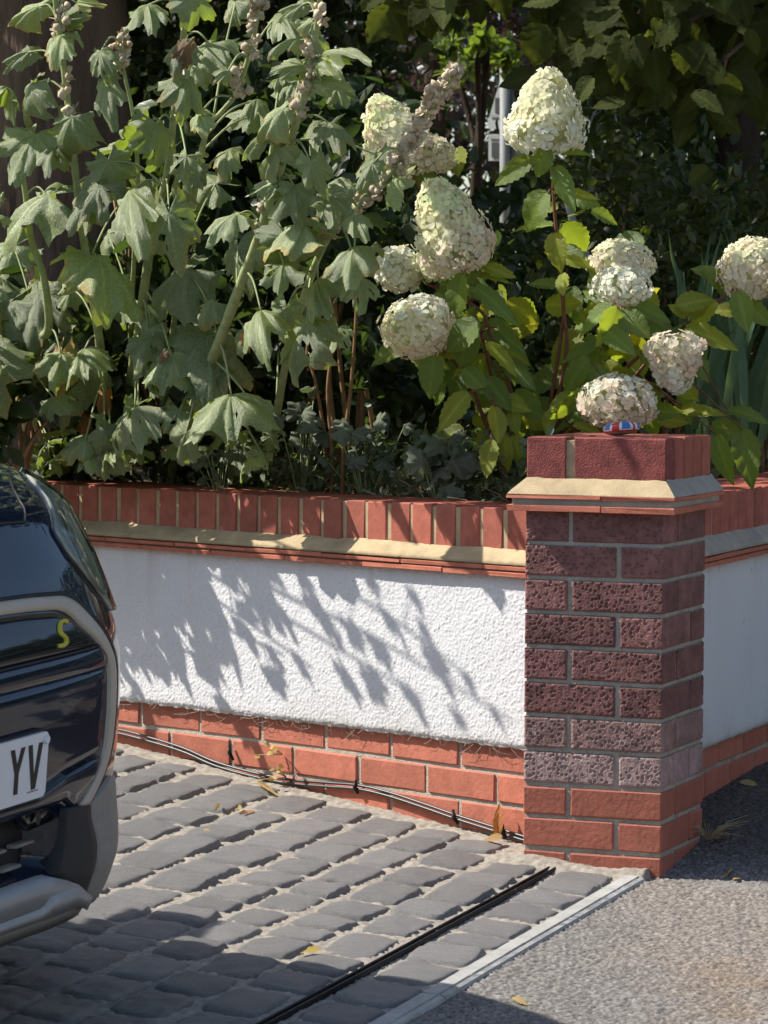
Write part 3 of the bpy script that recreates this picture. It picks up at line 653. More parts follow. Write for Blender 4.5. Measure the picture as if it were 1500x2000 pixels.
patch('lower_lip', mir([(0, .228), (.25, .224), (.40, .220), (.45, .222), (.520, .204)]), mir([(0, .195), (.25, .190), (.42, .185), (.50, .185), (.525, .188)]), 'clad', .012, 60, 2, 0, .05, smooth=False)
# badge
SP = spline([(.424, .7235), (.411, .7262), (.396, .7235), (.387, .716), (.385, .709), (.391, .7035), (.396, .698), (.391, .6915), (.377, .689), (.362, .6895)], 4)
A = []; B = []
for i, p in enumerate(SP):
    t = nrm(SP[min(i+1, len(SP)-1)]-SP[max(i-1, 0)]); q = np.array([-t[1], t[0]]); A.append(p+q*[.0066, .0030]); B.append(p-q*[.0066, .0030])
patch('badge', A, B, 'yellow', .006, 36, 2, 0, .005)
# number plate (flat, upright)
px0 = .030; PT, PBm, PR = .556, .442, .287
def plate_pt(y, h, d): return (px0+d-.02*(.5-h), y, h)
def flat(name, poly, d, mat, parent, th=.004):
    n = len(poly); V = [plate_pt(a, b, d) for a, b in poly]+[plate_pt(a, b, d-th) for a, b in poly]
    return cpart(name, V, [tuple(range(n)), tuple(range(2*n-1, n-1, -1))]+[((i+1) % n, i, n+i, n+(i+1) % n) for i in range(n)], mat, parent, False)
def rrect(y0, y1, h0, h1, r):
    P = []
    for cx_, cy_, a0 in ((y1-r, h1-r, 0), (y0+r, h1-r, 90), (y0+r, h0+r, 180), (y1-r, h0+r, 270)):
        for k in range(5): a = R(a0+k*22.5); P.append((cx_+r*math.cos(a), cy_+r*math.sin(a)))
    return P
NP = flat('number_plate', rrect(PR-.52, PR, PBm, PT, .012), 0, 'plate', CAR, .006)
flat('plate_holder', rrect(PR-.525, PR+.003, PBm-.006, PT+.004, .012), -.0065, 'cladd', CAR, .03)
yv = PR-.021; t0, b0_ = PT-.0165, PT-.0955; w = .050; s_ = .0135
flat('character', [(yv-w, t0), (yv-w+s_, t0), (yv-w/2, b0_+.022), (yv-s_, t0), (yv, t0), (yv-w/2+.0065, b0_), (yv-w/2-.0065, b0_)], .0012, 'ink', NP, .001)
y2 = yv-w-.011; mid = b0_+.038
flat('character', [(y2-w, t0), (y2-w+s_, t0), (y2-w/2, mid+.012), (y2-s_, t0), (y2, t0), (y2-w/2+s_/2, mid-.002), (y2-w/2+s_/2, b0_), (y2-w/2-s_/2, b0_), (y2-w/2-s_/2, mid-.002)], .0012, 'ink', NP, .001)
th = np.linspace(0, 2*math.pi, 15)[:-1]; flat('screw_cap', [(PR-.0115+.0075*math.cos(t), PT-.0135+.0075*math.sin(t)) for t in th], .005, 'plate', NP, .005)
flat('small_print', [(PR-.065, PBm+.0145), (PR-.028, PBm+.0145), (PR-.028, PBm+.016), (PR-.065, PBm+.016)], .0008, 'ink', NP, .0006)
# ------------------------------------------------------------------ garden ground behind the walls
def gardz(x, y): return .715+.02*(fbm(x*2, y*2, 70)-.5)+.006*np.maximum(y-2, 0)
def garden(name, xs, ys, mat, dz=0.):
    X, Y = np.meshgrid(xs, ys, indexing='ij'); yw = np.where(X < -.3275, ywall(X), .1235)+.20
    Yv = yw+(Y)*(30-yw)*1.0; Xl = np.where(True, X, X)
    Z = gardz(Xl, Yv)+dz+.03*(vn(Xl*25, Yv*25, 4)-.5)
    o = link(name, raw_mesh(name, np.stack([Xl, Yv, Z], -1).reshape(-1, 3), gridf(len(xs), len(ys)), mat, True)); o['kind'] = 'structure'; return o
garden('flower_bed', np.linspace(-3, -.31, 120), np.linspace(0, .075, 50), M['soil'])
garden('lawn', np.linspace(-26, -.32, 40), np.r_[0, np.linspace(.06, 1, 60)], M['lawn'], -.012)

# ------------------------------------------------------------------ leaves
M['holly'] = leaf_material('hollyhock_leaf', (.118, .165, .048), (.38, .52, .035), dust=(.62, .66, .38), dustamt=.46, tfac=.27, scale=26, rough=.42, speck=130, objvar=.22, spec=.65)
M['deadbrown'] = leaf_material('withered_leaf', (.24, .15, .075), (.34, .2, .06), tfac=.35, objvar=.2, attr=False)
M['hydleaf'] = leaf_material('hydrangea_leaf', (.135, .205, .035), (.46, .56, .03), tfac=.40, scale=20, rough=.38, objvar=.25, spec=.5)
M['hydyel'] = leaf_material('yellowing_hydrangea_leaf', (.30, .34, .04), (.60, .58, .03), tfac=.45, scale=20, rough=.42, objvar=.2, spec=.45)
M['petal'] = leaf_material('flower_petal', (.92, .905, .79), (.96, .95, .76), tfac=.38, scale=60, rough=.6, objvar=.06, spec=.2)
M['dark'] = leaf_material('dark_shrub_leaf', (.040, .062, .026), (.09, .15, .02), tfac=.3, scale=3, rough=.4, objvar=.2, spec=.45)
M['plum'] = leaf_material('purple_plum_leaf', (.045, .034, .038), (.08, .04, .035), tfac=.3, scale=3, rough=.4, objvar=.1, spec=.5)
M['mid'] = leaf_material('green_tree_leaf', (.07, .10, .03), (.25, .36, .03), tfac=.42, scale=3, rough=.4, objvar=.2, spec=.4)
M['cover'] = leaf_material('grey_green_cover', (.13, .16, .10), (.2, .3, .06), tfac=.3, scale=12, rough=.6, objvar=.3)
M['iris'] = leaf_material('iris_blade', (.085, .15, .075), (.22, .36, .06), tfac=.3, scale=8, rough=.42, objvar=.25, spec=.45, attr=False)

def palmate(seed, holes=0):
    r_ = np.random.default_rng(seed); nr, nt = 8, 61
    th = np.linspace(-R(152), R(152), nt); lob = np.array([0, 50, -50, 102, -102])*(1+.10*r_.standard_normal(5)); lob = np.radians(lob)
    ln = np.array([1., .93, .93, .74, .74])*(1+.11*r_.standard_normal(5))
    rad = r_.uniform(.50, .66)+0*th; vein = 0*th
    for a, l in zip(lob, ln):
        d = (th-a)/R(27); rad = np.maximum(rad, l*np.exp(-np.abs(d)**2.0*.42)); vein = np.maximum(vein, np.exp(-((th-a)/R(3.2))**2))
    rad = rad*(1+.05*np.sin(th*23+seed)+.045*(r_.random(nt)-.5))
    ph = r_.random(6)*6.28; V = []; c = []; tone = r_.uniform(.72, 1.22); brown = float(r_.random() < .4)
    bend = r_.uniform(.7, 1.8); cup = r_.uniform(.15, .85); tw = r_.uniform(-.3, .3)
    for i in range(nr):
        q = (i/(nr-1))
        for k in range(nt):
            r0 = rad[k]*q; x = r0*math.sin(th[k]); y = r0*math.cos(th[k])
            fold = -.12*q*(1-vein[k])*(.6+.4*math.sin(5*th[k]+ph[0]))+.05*q*q*math.sin(th[k]*7+ph[1])+.05*q*math.sin(3*x*4+ph[2])*math.cos(y*5+ph[3])
            z = fold-cup*x*x*(.75 if x < 0 else .55)+tw*x*y*.4+.02*r_.standard_normal()*q*.5
            sb = max(y, -.35); yb = math.sin(bend*sb)/bend+(y-sb); zb = (math.cos(bend*sb)-1)/bend; nzc, nyc = math.cos(bend*sb), math.sin(bend*sb)
            yw_, zw_ = yb+z*nyc*.0-z*(-nyc), zb+z*nzc; ca, sa = math.cos(bend/2), math.sin(bend/2); kk_ = bend/2/math.sin(bend/2)
            V.append((x*(1-.06*cup), (yw_*ca-zw_*sa)*kk_, (yw_*sa+zw_*ca)*kk_)); g = (1+.6*vein[k]*(1-.6*q))*tone; bq = np.clip((q-.82)*6, 0, 1)*brown*(vn(th[k]*2+9, seed, seed) > .5); c.append((g*(1+.5*bq), g*(1-.15*bq), g*(.95-.5*bq)))
    F = []
    for i in range(nr-1):
        for k in range(nt-1):
            if i > 2 and holes and vn(k*.35+seed*3, i*.9, seed) > .80: continue
            F.append((i*nt+k, (i+1)*nt+k, (i+1)*nt+k+1, i*nt+k+1))
    return raw_mesh('leaf', V, F, M['holly'], True, col=c)
HL = [palmate(100+i, i % 3 == 0) for i in range(26)]
def ovate(seed, mat):
    r_ = np.random.default_rng(seed); n, m = 15, 9; V = []; c = []
    curl = r_.uniform(.05, .5); fold = r_.uniform(.10, .35); tw = r_.uniform(-.35, .35); sd = r_.uniform(-.15, .15)
    for i in range(n):
        t = i/(n-1); w = .36*math.sin(math.pi*min(1, t*.94+.03)**.80)**.85*(1-t*.15)+.0
        if t > .85: w *= 1-.25*(t-.85)/.15
        for k in range(m):
            s = (k/(m-1)-.5)*2; ed = abs(s)
            x = w*s*(1+(.07*((i % 2)*2-1) if ed > .9 else 0))+sd*t*t; y = t-.02*ed
            rib = .018*math.sin((t*9-ed*2.2)*math.pi)*ed
            z = fold*ed*w-curl*t*t*.6+tw*s*w*t+rib+.012*r_.standard_normal()*ed
            V.append((x, y, z)); g = 1.0+.5*math.exp(-(s/.10)**2)-.12*max(0, math.sin((t*9-ed*2.2)*math.pi)); c.append((g, g, g*.9))
    return raw_mesh('leaf', V, gridf(n, m), M[mat], True, col=c)
OL = [ovate(200+i, 'hydleaf') for i in range(9)]; OY = [ovate(230+i, 'hydyel') for i in range(6)]
def leaf_obj(meshes, parent, P0, P1, w, nbias=0., name='leaf', flip=0):
    P0 = np.asarray(P0); P1 = np.asarray(P1); t = P1-P0; L = np.linalg.norm(t); t = t/L
    k_ = random.random(); n = nrm(-cf*random.uniform(.55, .85)+cu*random.uniform(.0, .4)+SUN*random.uniform(.15, .5)) if k_ < .72 else nrm(-cf*.8+cu*.4+cr*random.gauss(.15, .35)) if k_ < .92 else nrm(-cf*.8+cr*.5-SUN*.25)
    n = nrm(n+np.array([random.gauss(0, .16) for _ in range(3)]))
    n = nrm(n-t*(n@t)); X = np.cross(t, n)
    return link(name, random.choice(meshes), parent, mat4=basis(P0-ORG[parent.name], X, t, n, (w, L, (w+L)/2)))

# ------------------------------------------------------------------ hollyhocks
def dl_of(y): return float(np.interp(y, [-200, 0, 300, 600, 800, 940], [.50, .42, .30, .14, -.06, -.27]))
STEMS = [  # pixels from the foot up, thickness (m), offset towards the viewer, label, seed pods between these heights
 ([(124, 935), (85, 850), (40, 770), (2, 690), (-60, 560), (-110, 420)], .016, .0, 'thick green hollyhock stem leaning left out over the end of the coping', None),
 ([(232, 935), (222, 860), (205, 760), (192, 650), (183, 590), (168, 500), (152, 380), (138, 250), (122, 110), (106, -20), (98, -90)], .012, .02, 'tall pale hollyhock in front of the dark tree trunk with seed pods up its stem', (330, -80)),
 ([(238, 930), (250, 780), (270, 650), (288, 520), (305, 430), (328, 330), (338, 240), (352, 120), (372, -30)], .013, -.08, 'bushy hollyhock with broad drooping leaves between the trunk and the slanting stem', None),
 ([(330, 942), (360, 850), (395, 750), (435, 650), (468, 560), (506, 460), (540, 350), (572, 260), (597, 170), (618, 60), (630, -60)], .013, .03, 'long slanting hollyhock stem crossing the frame with pale pods near the top', (520, -60)),
 ([(300, 935), (330, 700), (360, 500), (400, 268), (432, 220), (462, 180), (490, 95), (505, 20), (512, -60)], .008, -.10, 'thin hollyhock behind the others with whitish buds at the top', (200, -60)),
 ([(520, 940), (560, 700), (600, 560), (640, 466), (690, 412), (745, 362), (800, 285), (830, 228), (862, 182), (893, 140)], .009, -.06, 'hollyhock arching right towards the white flowers with a dry brown seed spike', (470, 140)),
 ([(262, 938), (255, 700), (262, 500), (270, 380), (262, 240), (240, 130), (232, 70)], .007, -.16, 'slender hollyhock with creamy buds beside the trunk edge', (150, 60)),
 ([(40, 930), (70, 690), (95, 640), (85, 540), (62, 470), (50, 380), (30, 250)], .012, .04, 'hollyhock at the far left with large pale sunlit leaves', None),
 ([(-60, 940), (-90, 780), (-120, 600), (-130, 420), (-120, 200)], .014, .22, 'hollyhock just beyond the left edge leaning over the wall', None),
 ([(-190, 940), (-210, 780), (-230, 600), (-230, 400), (-220, 200)], .014, .18, 'farthest left hollyhock beyond the parked car', None),
]
PODM = []
for sd in range(4):
    r_ = np.random.default_rng(50+sd); m_ = MB()
    for k in range(4):
        c = r_.normal(0, .006, 3); s = r_.uniform(.006, .010); bm = bmesh.new(); bmesh.ops.create_icosphere(bm, subdivisions=1, radius=1)
        V = np.array([v.co[:] for v in bm.verts])*s*(1+.35*r_.standard_normal((len(bm.verts), 1))*.6)+c; F = [[v.index for v in f.verts] for f in bm.faces]; bm.free(); m_.add(V, F)
    for k in range(7):
        a = r_.normal(0, 1, 3); a = nrm(a); b = nrm(np.cross(a, [.3, .5, .8])); e = a*.016; m_.add([e*.3-b*.006, e*.3+b*.006, e+b*.003, e-b*.003], [(0, 1, 2, 3)])
    PODM.append(raw_mesh('seed_pod', *m_.get(), M['pod'], True))
HOL = []; PET = [MB() for _ in STEMS]
for i, (pp, th, dd, lab, pods) in enumerate(STEMS):
    P = spline([wp(x, y, dl_of(y)+dd) for x, y in pp], 6)
    P[0][2] = min(P[0][2], .70)
    t = empty('hollyhock', lab, 'hollyhock', P[0], group='hollyhocks behind the garden wall')
    n = len(P); rad = np.linspace(th*1.15, th*.55, n)*(1+.06*np.random.default_rng(i).standard_normal(n))
    HOL.append((t, P)); PET[i].add(*tube(P, rad, 8))
    if pods:
        for p in P[::1]:
            q = proj_y = 1000-FPX*((p-CAMP)@cu)/((p-CAMP)@cf)
            if pods[1] <= q <= pods[0]:
                for _ in range(1 if i != 5 else 2):
                    a = nrm(np.array([random.gauss(0, 1), random.gauss(0, 1), .3])); s = random.uniform(.95, 1.5)
                    if random.random() < .35: continue
                    link('seed_pod', random.choice(PODM), t, loc=p+a*(th*.5+.008)-ORG[t.name], rot=(random.random()*6, random.random()*6, random.random()*6), scale=(s, s, s))
# dry seed spike at the tip of the arching one
def nearest_on(P, Q):
    d = np.linalg.norm(P-Q, axis=1); return P[d.argmin()]
def hol_leaf(bx, by, tx, ty, w, stem, dd=0., nb=0., meshes=None):
    dl = dl_of(by)+dd; P0 = wp(bx, by, dl); P1 = wp(tx, ty, dl+random.uniform(-.05, .10))
    t, P = HOL[stem]; k = pxm(P0)
    leaf_obj(meshes or HL, t, P0, P0+(P1-P0)*1.0, w*.74/k, nb)
    # petiole to the stem, leaving a little below the leaf
    S = nearest_on(P, P0-cu*.03); mid = (S+P0)/2+cu*.02
    PET[stem].add(*tube(spline([S, mid, P0+(P1-P0)*.03], 4), np.linspace(.0032, .0022, 9), 5))
LV = [ # base x,y  tip x,y  width  stem  depth offset
 (78, 12, 16, 50, 46, 1, .02), (150, 6, 205, 10, 34, 1, .02), (122, 40, 180, 32, 40, 1, .0), (58, 100, 4, 150, 48, 1, .03), (122, 66, 104, 132, 62, 1, .02), (62, 165, 50, 245, 92, 1, .05),
 (142, 228, 132, 305, 105, 1, .04), (196, 100, 216, 166, 52, 6, .02), (206, 158, 216, 238, 58, 6, .03), (68, 262, 28, 352, 118, 7, .04), (106, 288, 90, 352, 62, 1, .05), (95, 380, 12, 485, 158, 7, .05),
 (196, 362, 132, 455, 96, 1, .05), (212, 312, 236, 385, 92, 2, .0), (255, 372, 268, 475, 90, 2, .03), (180, 405, 168, 455, 44, 1, .06), (330, 418, 352, 528, 100, 2, .06), (305, 240, 298, 335, 92, 2, .0),
 (366, 155, 352, 245, 82, 2, .05), (378, -10, 365, 58, 92, 2, .02), (412, 85, 398, 175, 108, 2, -.10), (288, 8, 300, 70, 76, 2, .0), (365, 305, 360, 365, 66, 2, .06), (388, 222, 398, 266, 50, 4, .04), (352, 82, 340, 150, 62, 2, .04),
 (446, 138, 414, 166, 34, 4, .02), (556, 210, 500, 275, 66, 3, .05), (526, 258, 472, 322, 36, 3, .06), (546, 288, 508, 350, 64, 3, .05), (548, 352, 476, 388, 56, 3, .04), (575, 362, 588, 445, 86, 3, .02), (608, 318, 636, 385, 50, 3, .05),
 (464, 418, 402, 486, 82, 3, .07), (588, 78, 532, 104, 40, 3, .02), (592, 8, 540, 48, 44, 3, .02), (592, 128, 524, 142, 44, 3, .04), (622, 115, 716, 112, 54, 3, .02), (612, 42, 574, 50, 40, 3, .03), (642, 238, 668, 300, 78, 3, -.02), (604, 160, 682, 172, 44, 3, .03),
 (728, 318, 698, 372, 46, 5, .05), (642, 385, 650, 438, 66, 5, .02), (595, 440, 525, 505, 126, 3, .04), (660, 170, 680, 210, 52, 3, -.08), (690, 420, 720, 480, 60, 5, .03), (770, 350, 760, 420, 70, 5, -.05),
 (190, 500, 202, 628, 172, 1, .10), (75, 570, 58, 690, 130, 7, .10), (120, 690, 104, 772, 78, 7, .05), (165, 680, 168, 765, 86, 1, .05), (105, 775, 100, 835, 74, 0, .05), (372, 528, 302, 628, 118, 3, .08), (420, 590, 396, 640, 70, 3, .02),
 (404, 658, 414, 790, 160, 3, .20), (300, 655, 262, 730, 92, 2, .12), (335, 690, 308, 795, 92, 2, .10), (465, 478, 482, 578, 102, 3, .09), (560, 465, 562, 528, 118, 3, .06), (555, 515, 545, 596, 92, 3, .10), (692, 482, 690, 575, 98, 5, .04),
 (510, 606, 516, 706, 92, 3, .12), (600, 630, 572, 768, 124, 5, .10), (264, 796, 236, 908, 138, 2, .26), (452, 770, 448, 890, 168, 3, .30), (168, 862, 112, 892, 62, 1, .15), (620, 545, 640, 620, 84, 5, .0), (660, 640, 640, 700, 70, 5, .0),
 (20, 590, -40, 700, 120, 7, .08), (30, 480, -40, 560, 120, 7, .05), (15, 170, -30, 230, 80, 7, .05), (700, 545, 705, 610, 66, 5, .02), (480, 640, 470, 700, 60, 3, .02), (560, 600, 555, 660, 70, 5, .04), (350, 800, 360, 860, 70, 3, .05), (60, 720, 70, 800, 80, 7, .0), (140, 560, 150, 620, 60, 1, .0),
]
random.seed(21)
for a in LV:
    dd = a[6]
    if a[0] < 480 and a[1] > 470: dd = random.uniform(.04, .20)-dl_of(a[1])
    hol_leaf(*a[:6], dd)
# overhanging leaves to the left of the frame: these throw the streaks across the white panel
for k in range(17):
    st = random.choice([8, 8, 8, 9, 9, 0]); x = random.uniform(-420, -25); y = random.uniform(480, 900); L = random.uniform(70, 135)
    dl = random.uniform(.12, .50); hol_leaf(x, y, x+random.uniform(-50, 40), y+L, L*random.uniform(.8, 1.2), st, dl-dl_of(y))
# level leaves added out of frame, placed to cast shadow streaks on the panel
SHOOT = []
for (a, b, c_, d, w, dmin) in [(180, 262, 330, 560, 95, .25), (250, 420, 430, 740, 90, .3), (330, 285, 470, 520, 85, .3), (390, 430, 560, 740, 85, .34), (300, 250, 420, 480, 60, .22), (200, 300, 300, 480, 70, .3), (560, 330, 650, 520, 62, .36), (600, 480, 785, 770, 90, .36), (700, 325, 760, 430, 60, .4), (720, 440, 835, 740, 42, .38), (780, 325, 905, 470, 52, .42),
        (860, 470, 960, 785, 58, .40), (930, 490, 1050, 785, 62, .42), (985, 335, 1085, 570, 40, .42), (1010, 540, 1210, 835, 52, .44), (1120, 395, 1180, 585, 30, .44), (1180, 580, 1320, 745, 46, .46), (1280, 640, 1450, 850, 30, .46), (1255, 760, 1305, 840, 50, .44), (480, 560, 600, 740, 60, .34), (640, 420, 720, 560, 70, .34), (520, 250, 620, 400, 60, .3), (820, 420, 900, 560, 45, .34), (1060, 470, 1130, 620, 34, .34), (345, 560, 430, 720, 55, .34), (690, 560, 760, 700, 45, .34), (420, 300, 520, 430, 60, .32)]:
    x0, y0, x1, y1 = [80+a*.6467, 900+b*.6467, 80+c_*.6467, 900+d*.6467]
    def back(x, y, dl): T = wp(x, y, .02); return T+SUN*((dl-.02)/(SUN@WN))
    nlv = 2 if (y1-y0) > 120 else 1; dd0 = (y1-y0)/1600.
    for q in range(nlv):
        f0, f1 = q/nlv, (q+1)/nlv
        P0 = back(x0+(x1-x0)*f0, y0+(y1-y0)*f0, max(.26, (x0+(x1-x0)*f0+75)/1490+random.uniform(.0, .06))); P1 = P0+WN*(dd0/nlv*.95)+np.array([0, 0, -.012])
        st = 8; t, P = HOL[st]
        tt = nrm(P1-P0); X = nrm(WD+np.array([0, 0, random.gauss(0, .25)])); X = nrm(X-tt*(X@tt)); n = np.cross(X, tt)
        if n[2] < 0: X = -X; n = -n
        L = np.linalg.norm(P1-P0); wd = w*.6467/582*random.uniform(.85, 1.15)
        link('leaf', random.choice(HL), t, mat4=basis(P0-ORG[t.name], X, tt, n, (wd*.62, L*.8, L*.5)))
        SHOOT.append(P0)
# side shoots that carry them
SH = sorted(SHOOT, key=lambda p: p[2]+.35*(p@WD)); ng = 6
for g in range(ng):
    G = SH[g*len(SH)//ng:(g+1)*len(SH)//ng]
    if not G: continue
    c = np.mean(G, 0); st = 8 + g % 2; t, P = HOL[st]; S = nearest_on(P, c-np.array([0, 0, .28]))
    u = nrm(c-S); G = sorted(G, key=lambda p: (p-S)@u); e = G[-1]
    Q = spline([S, S+(c-S)*.45+np.array([0, 0, -.03]), c+np.array([0, 0, -.015]), e+(e-c)*.15+np.array([0, 0, -.004])], 10); PET[st].add(*tube(Q, np.linspace(.0055, .0025, len(Q)), 7))
    for p in G:
        a = nearest_on(Q, p); PET[st].add(*tube(spline([a, (a+p)/2+np.array([0, 0, .006]), p], 4), np.linspace(.0024, .0016, 9), 5))
for k in range(16):
    x = random.uniform(10, 470); y = random.uniform(640, 880); L = random.uniform(40, 85); dl = random.uniform(.02, .16)
    hol_leaf(x, y, x+random.uniform(-40, 30), y+L, L*random.uniform(.8, 1.1), 0 if x < 130 else 1 if x < 240 else 2 if x < 320 else 3, dl-dl_of(y))
for k in range(16):
    x = random.uniform(30, 560); y = random.uniform(835, 900); L = random.uniform(35, 60); dl = random.uniform(-.02, .10)
    hol_leaf(x, y, x+random.uniform(-50, 10), y+L*.7, L, 0 if x < 130 else 1 if x < 240 else 2 if x < 320 else 3, dl-dl_of(y))
# smaller and shaded leaves further in
for k in range(48):
    st = random.choice([1, 2, 2, 2, 3, 3, 4, 4, 5, 5, 6, 7]); t, P = HOL[st]; p = P[random.randrange(4, len(P)-2)]; d = p-CAMP; dep = d@cf
    x = 750+FPX*(d@cr)/dep+random.gauss(0, 60); y = 1000-FPX*(d@cu)/dep+random.gauss(0, 30)
    if not (-20 < x < 780 and -60 < y < 860) or (x < 215 and y < 420 and random.random() < .8): continue
    L = random.uniform(40, 95)*(1 if y > 250 else .8); a = random.gauss(0, .7)
    hol_leaf(x, y, x+L*math.sin(a), y+L*math.cos(a), L*random.uniform(.75, 1.15), st, random.uniform(-.42, -.08))
for i, (t, P) in enumerate(HOL):
    V, F = PET[i].get(); part('stem', V, F, M['greenstem'], t)
# withered leaves hanging low
for (bx, by, tx, ty, w, st, mt, dd) in [(205, 768, 200, 828, 34, 1, 'deadleaf', .12), (168, 815, 158, 862, 38, 1, 'deadleaf', .08), (318, 690, 312, 712, 30, 2, 'deadbrown', .12), (362, 90, 345, 150, 46, 2, 'deadbrown', .06), (120, 690, 112, 780, 60, 7, 'strawleaf', .08), (30, 720, 24, 800, 50, 0, 'strawleaf', .08), (480, 655, 488, 690, 24, 3, 'deadleaf', .1)]:
    t, P = HOL[st]; dl = dl_of(by)+dd; P0 = wp(bx, by, dl); P1 = wp(tx, ty, dl)
    me = random.choice(HL).copy(); me.materials.clear(); me.materials.append(M[mt]); o = leaf_obj([me], t, P0, P1, w*.6/pxm(P0)); o['label'] = 'withered brown leaf'

# ------------------------------------------------------------------ hydrangeas
def floret_mesh(seed, c):
    r_ = np.random.default_rng(seed); V = []; F = []; cc = []
    for k in range(4):
        a = k*math.pi/2+r_.normal(0, .12); L = r_.uniform(.85, 1.1); w = r_.uniform(.42, .52); up = r_.uniform(-.10, .22); b = len(V)
        for (q, s) in ((.06, 0), (.45, -.8), (.85, -.85), (1.0, 0), (.85, .85), (.45, .8), (.55, 0)):
            x = q*L; y = s*w; z = up*q+.10*abs(s)*q-.04*(s == 0)
            V.append((x*math.cos(a)-y*math.sin(a), x*math.sin(a)+y*math.cos(a), z+.03*r_.standard_normal()))
            g = 1-.18*(q < .3)+.04*r_.standard_normal(); cc.append(np.array(c)*g)
        F += [(b, b+1, b+6), (b+1, b+2, b+6), (b+2, b+3, b+6), (b+3, b+4, b+6), (b+4, b+5, b+6), (b+5, b, b+6)]
    return raw_mesh('floret', V, F, M['petal'], True, col=np.array(cc)), np.array(V), F, np.array(cc)
TINT = {'cream': (.99, .96, .72), 'white': (1.02, 1.02, .98), 'lime': (.86, .96, .50), 'pink': (.98, .72, .66), 'blush': (.98, .84, .75), 'dry': (.75, .62, .42), 'green': (.90, .98, .62)}
FM = {k: [floret_mesh(i*7+j, v) for j in range(3)] for i, (k, v) in enumerate(TINT.items())}
HEADS = [ # cx cy w h lean(deg, + right) Y tints(top,mid,low) shrub, lower edge pink side
 (1068, 218, 155, 172, 3, .62, ('cream', 'cream', 'white'), 1, 'cone', 'long upright'),
 (768, 268, 140, 180, -24, .58, ('green', 'cream', 'blush'), 0, 'cone', ''),
 (876, 440, 150, 205, -20, .48, ('green', 'cream', 'blush'), 0, 'cone', ''),
 (780, 526, 84, 92, -20, .60, ('white', 'white', 'white'), 0, 'ball', ''),
 (845, 520, 66, 60, 20, .62, ('lime', 'lime', 'lime'), 0, 'ball', ''),
 (815, 638, 136, 128, -12, .42, ('white', 'cream', 'blush'), 0, 'ball', ''),
 (1214, 512, 116, 88, 4, .74, ('cream', 'blush', 'cream'), 1, 'ball', ''),
 (1215, 560, 104, 80, 0, .62, ('white', 'white', 'white'), 1, 'ball', ''),
 (1474, 524, 132, 124, -6, .80, ('cream', 'blush', 'blush'), 1, 'ball', ''),
 (1318, 708, 112, 122, 176, .56, ('white', 'blush', 'blush'), 1, 'cone', ''),
 (1206, 786, 150, 112, 0, .50, ('white', 'blush', 'pink'), 1, 'ball', ''),
 (850, 300, 74, 64, 30, .60, ('dry', 'dry', 'dry'), 0, 'ball', ''),
]
HB = [yp(985, 900, .62), yp(1062, 880, .66)]
HB[0][2] = HB[1][2] = .70
HS = [empty('hydrangea', 'left hydrangea with greenish white cone flowers over the garden wall coping', 'hydrangea', HB[0], group='hydrangeas behind the wall'),
      empty('hydrangea', 'right hydrangea with creamy and pinkish flowers behind the brick pillar cap', 'hydrangea', HB[1], group='hydrangeas behind the wall')]
indiv = []
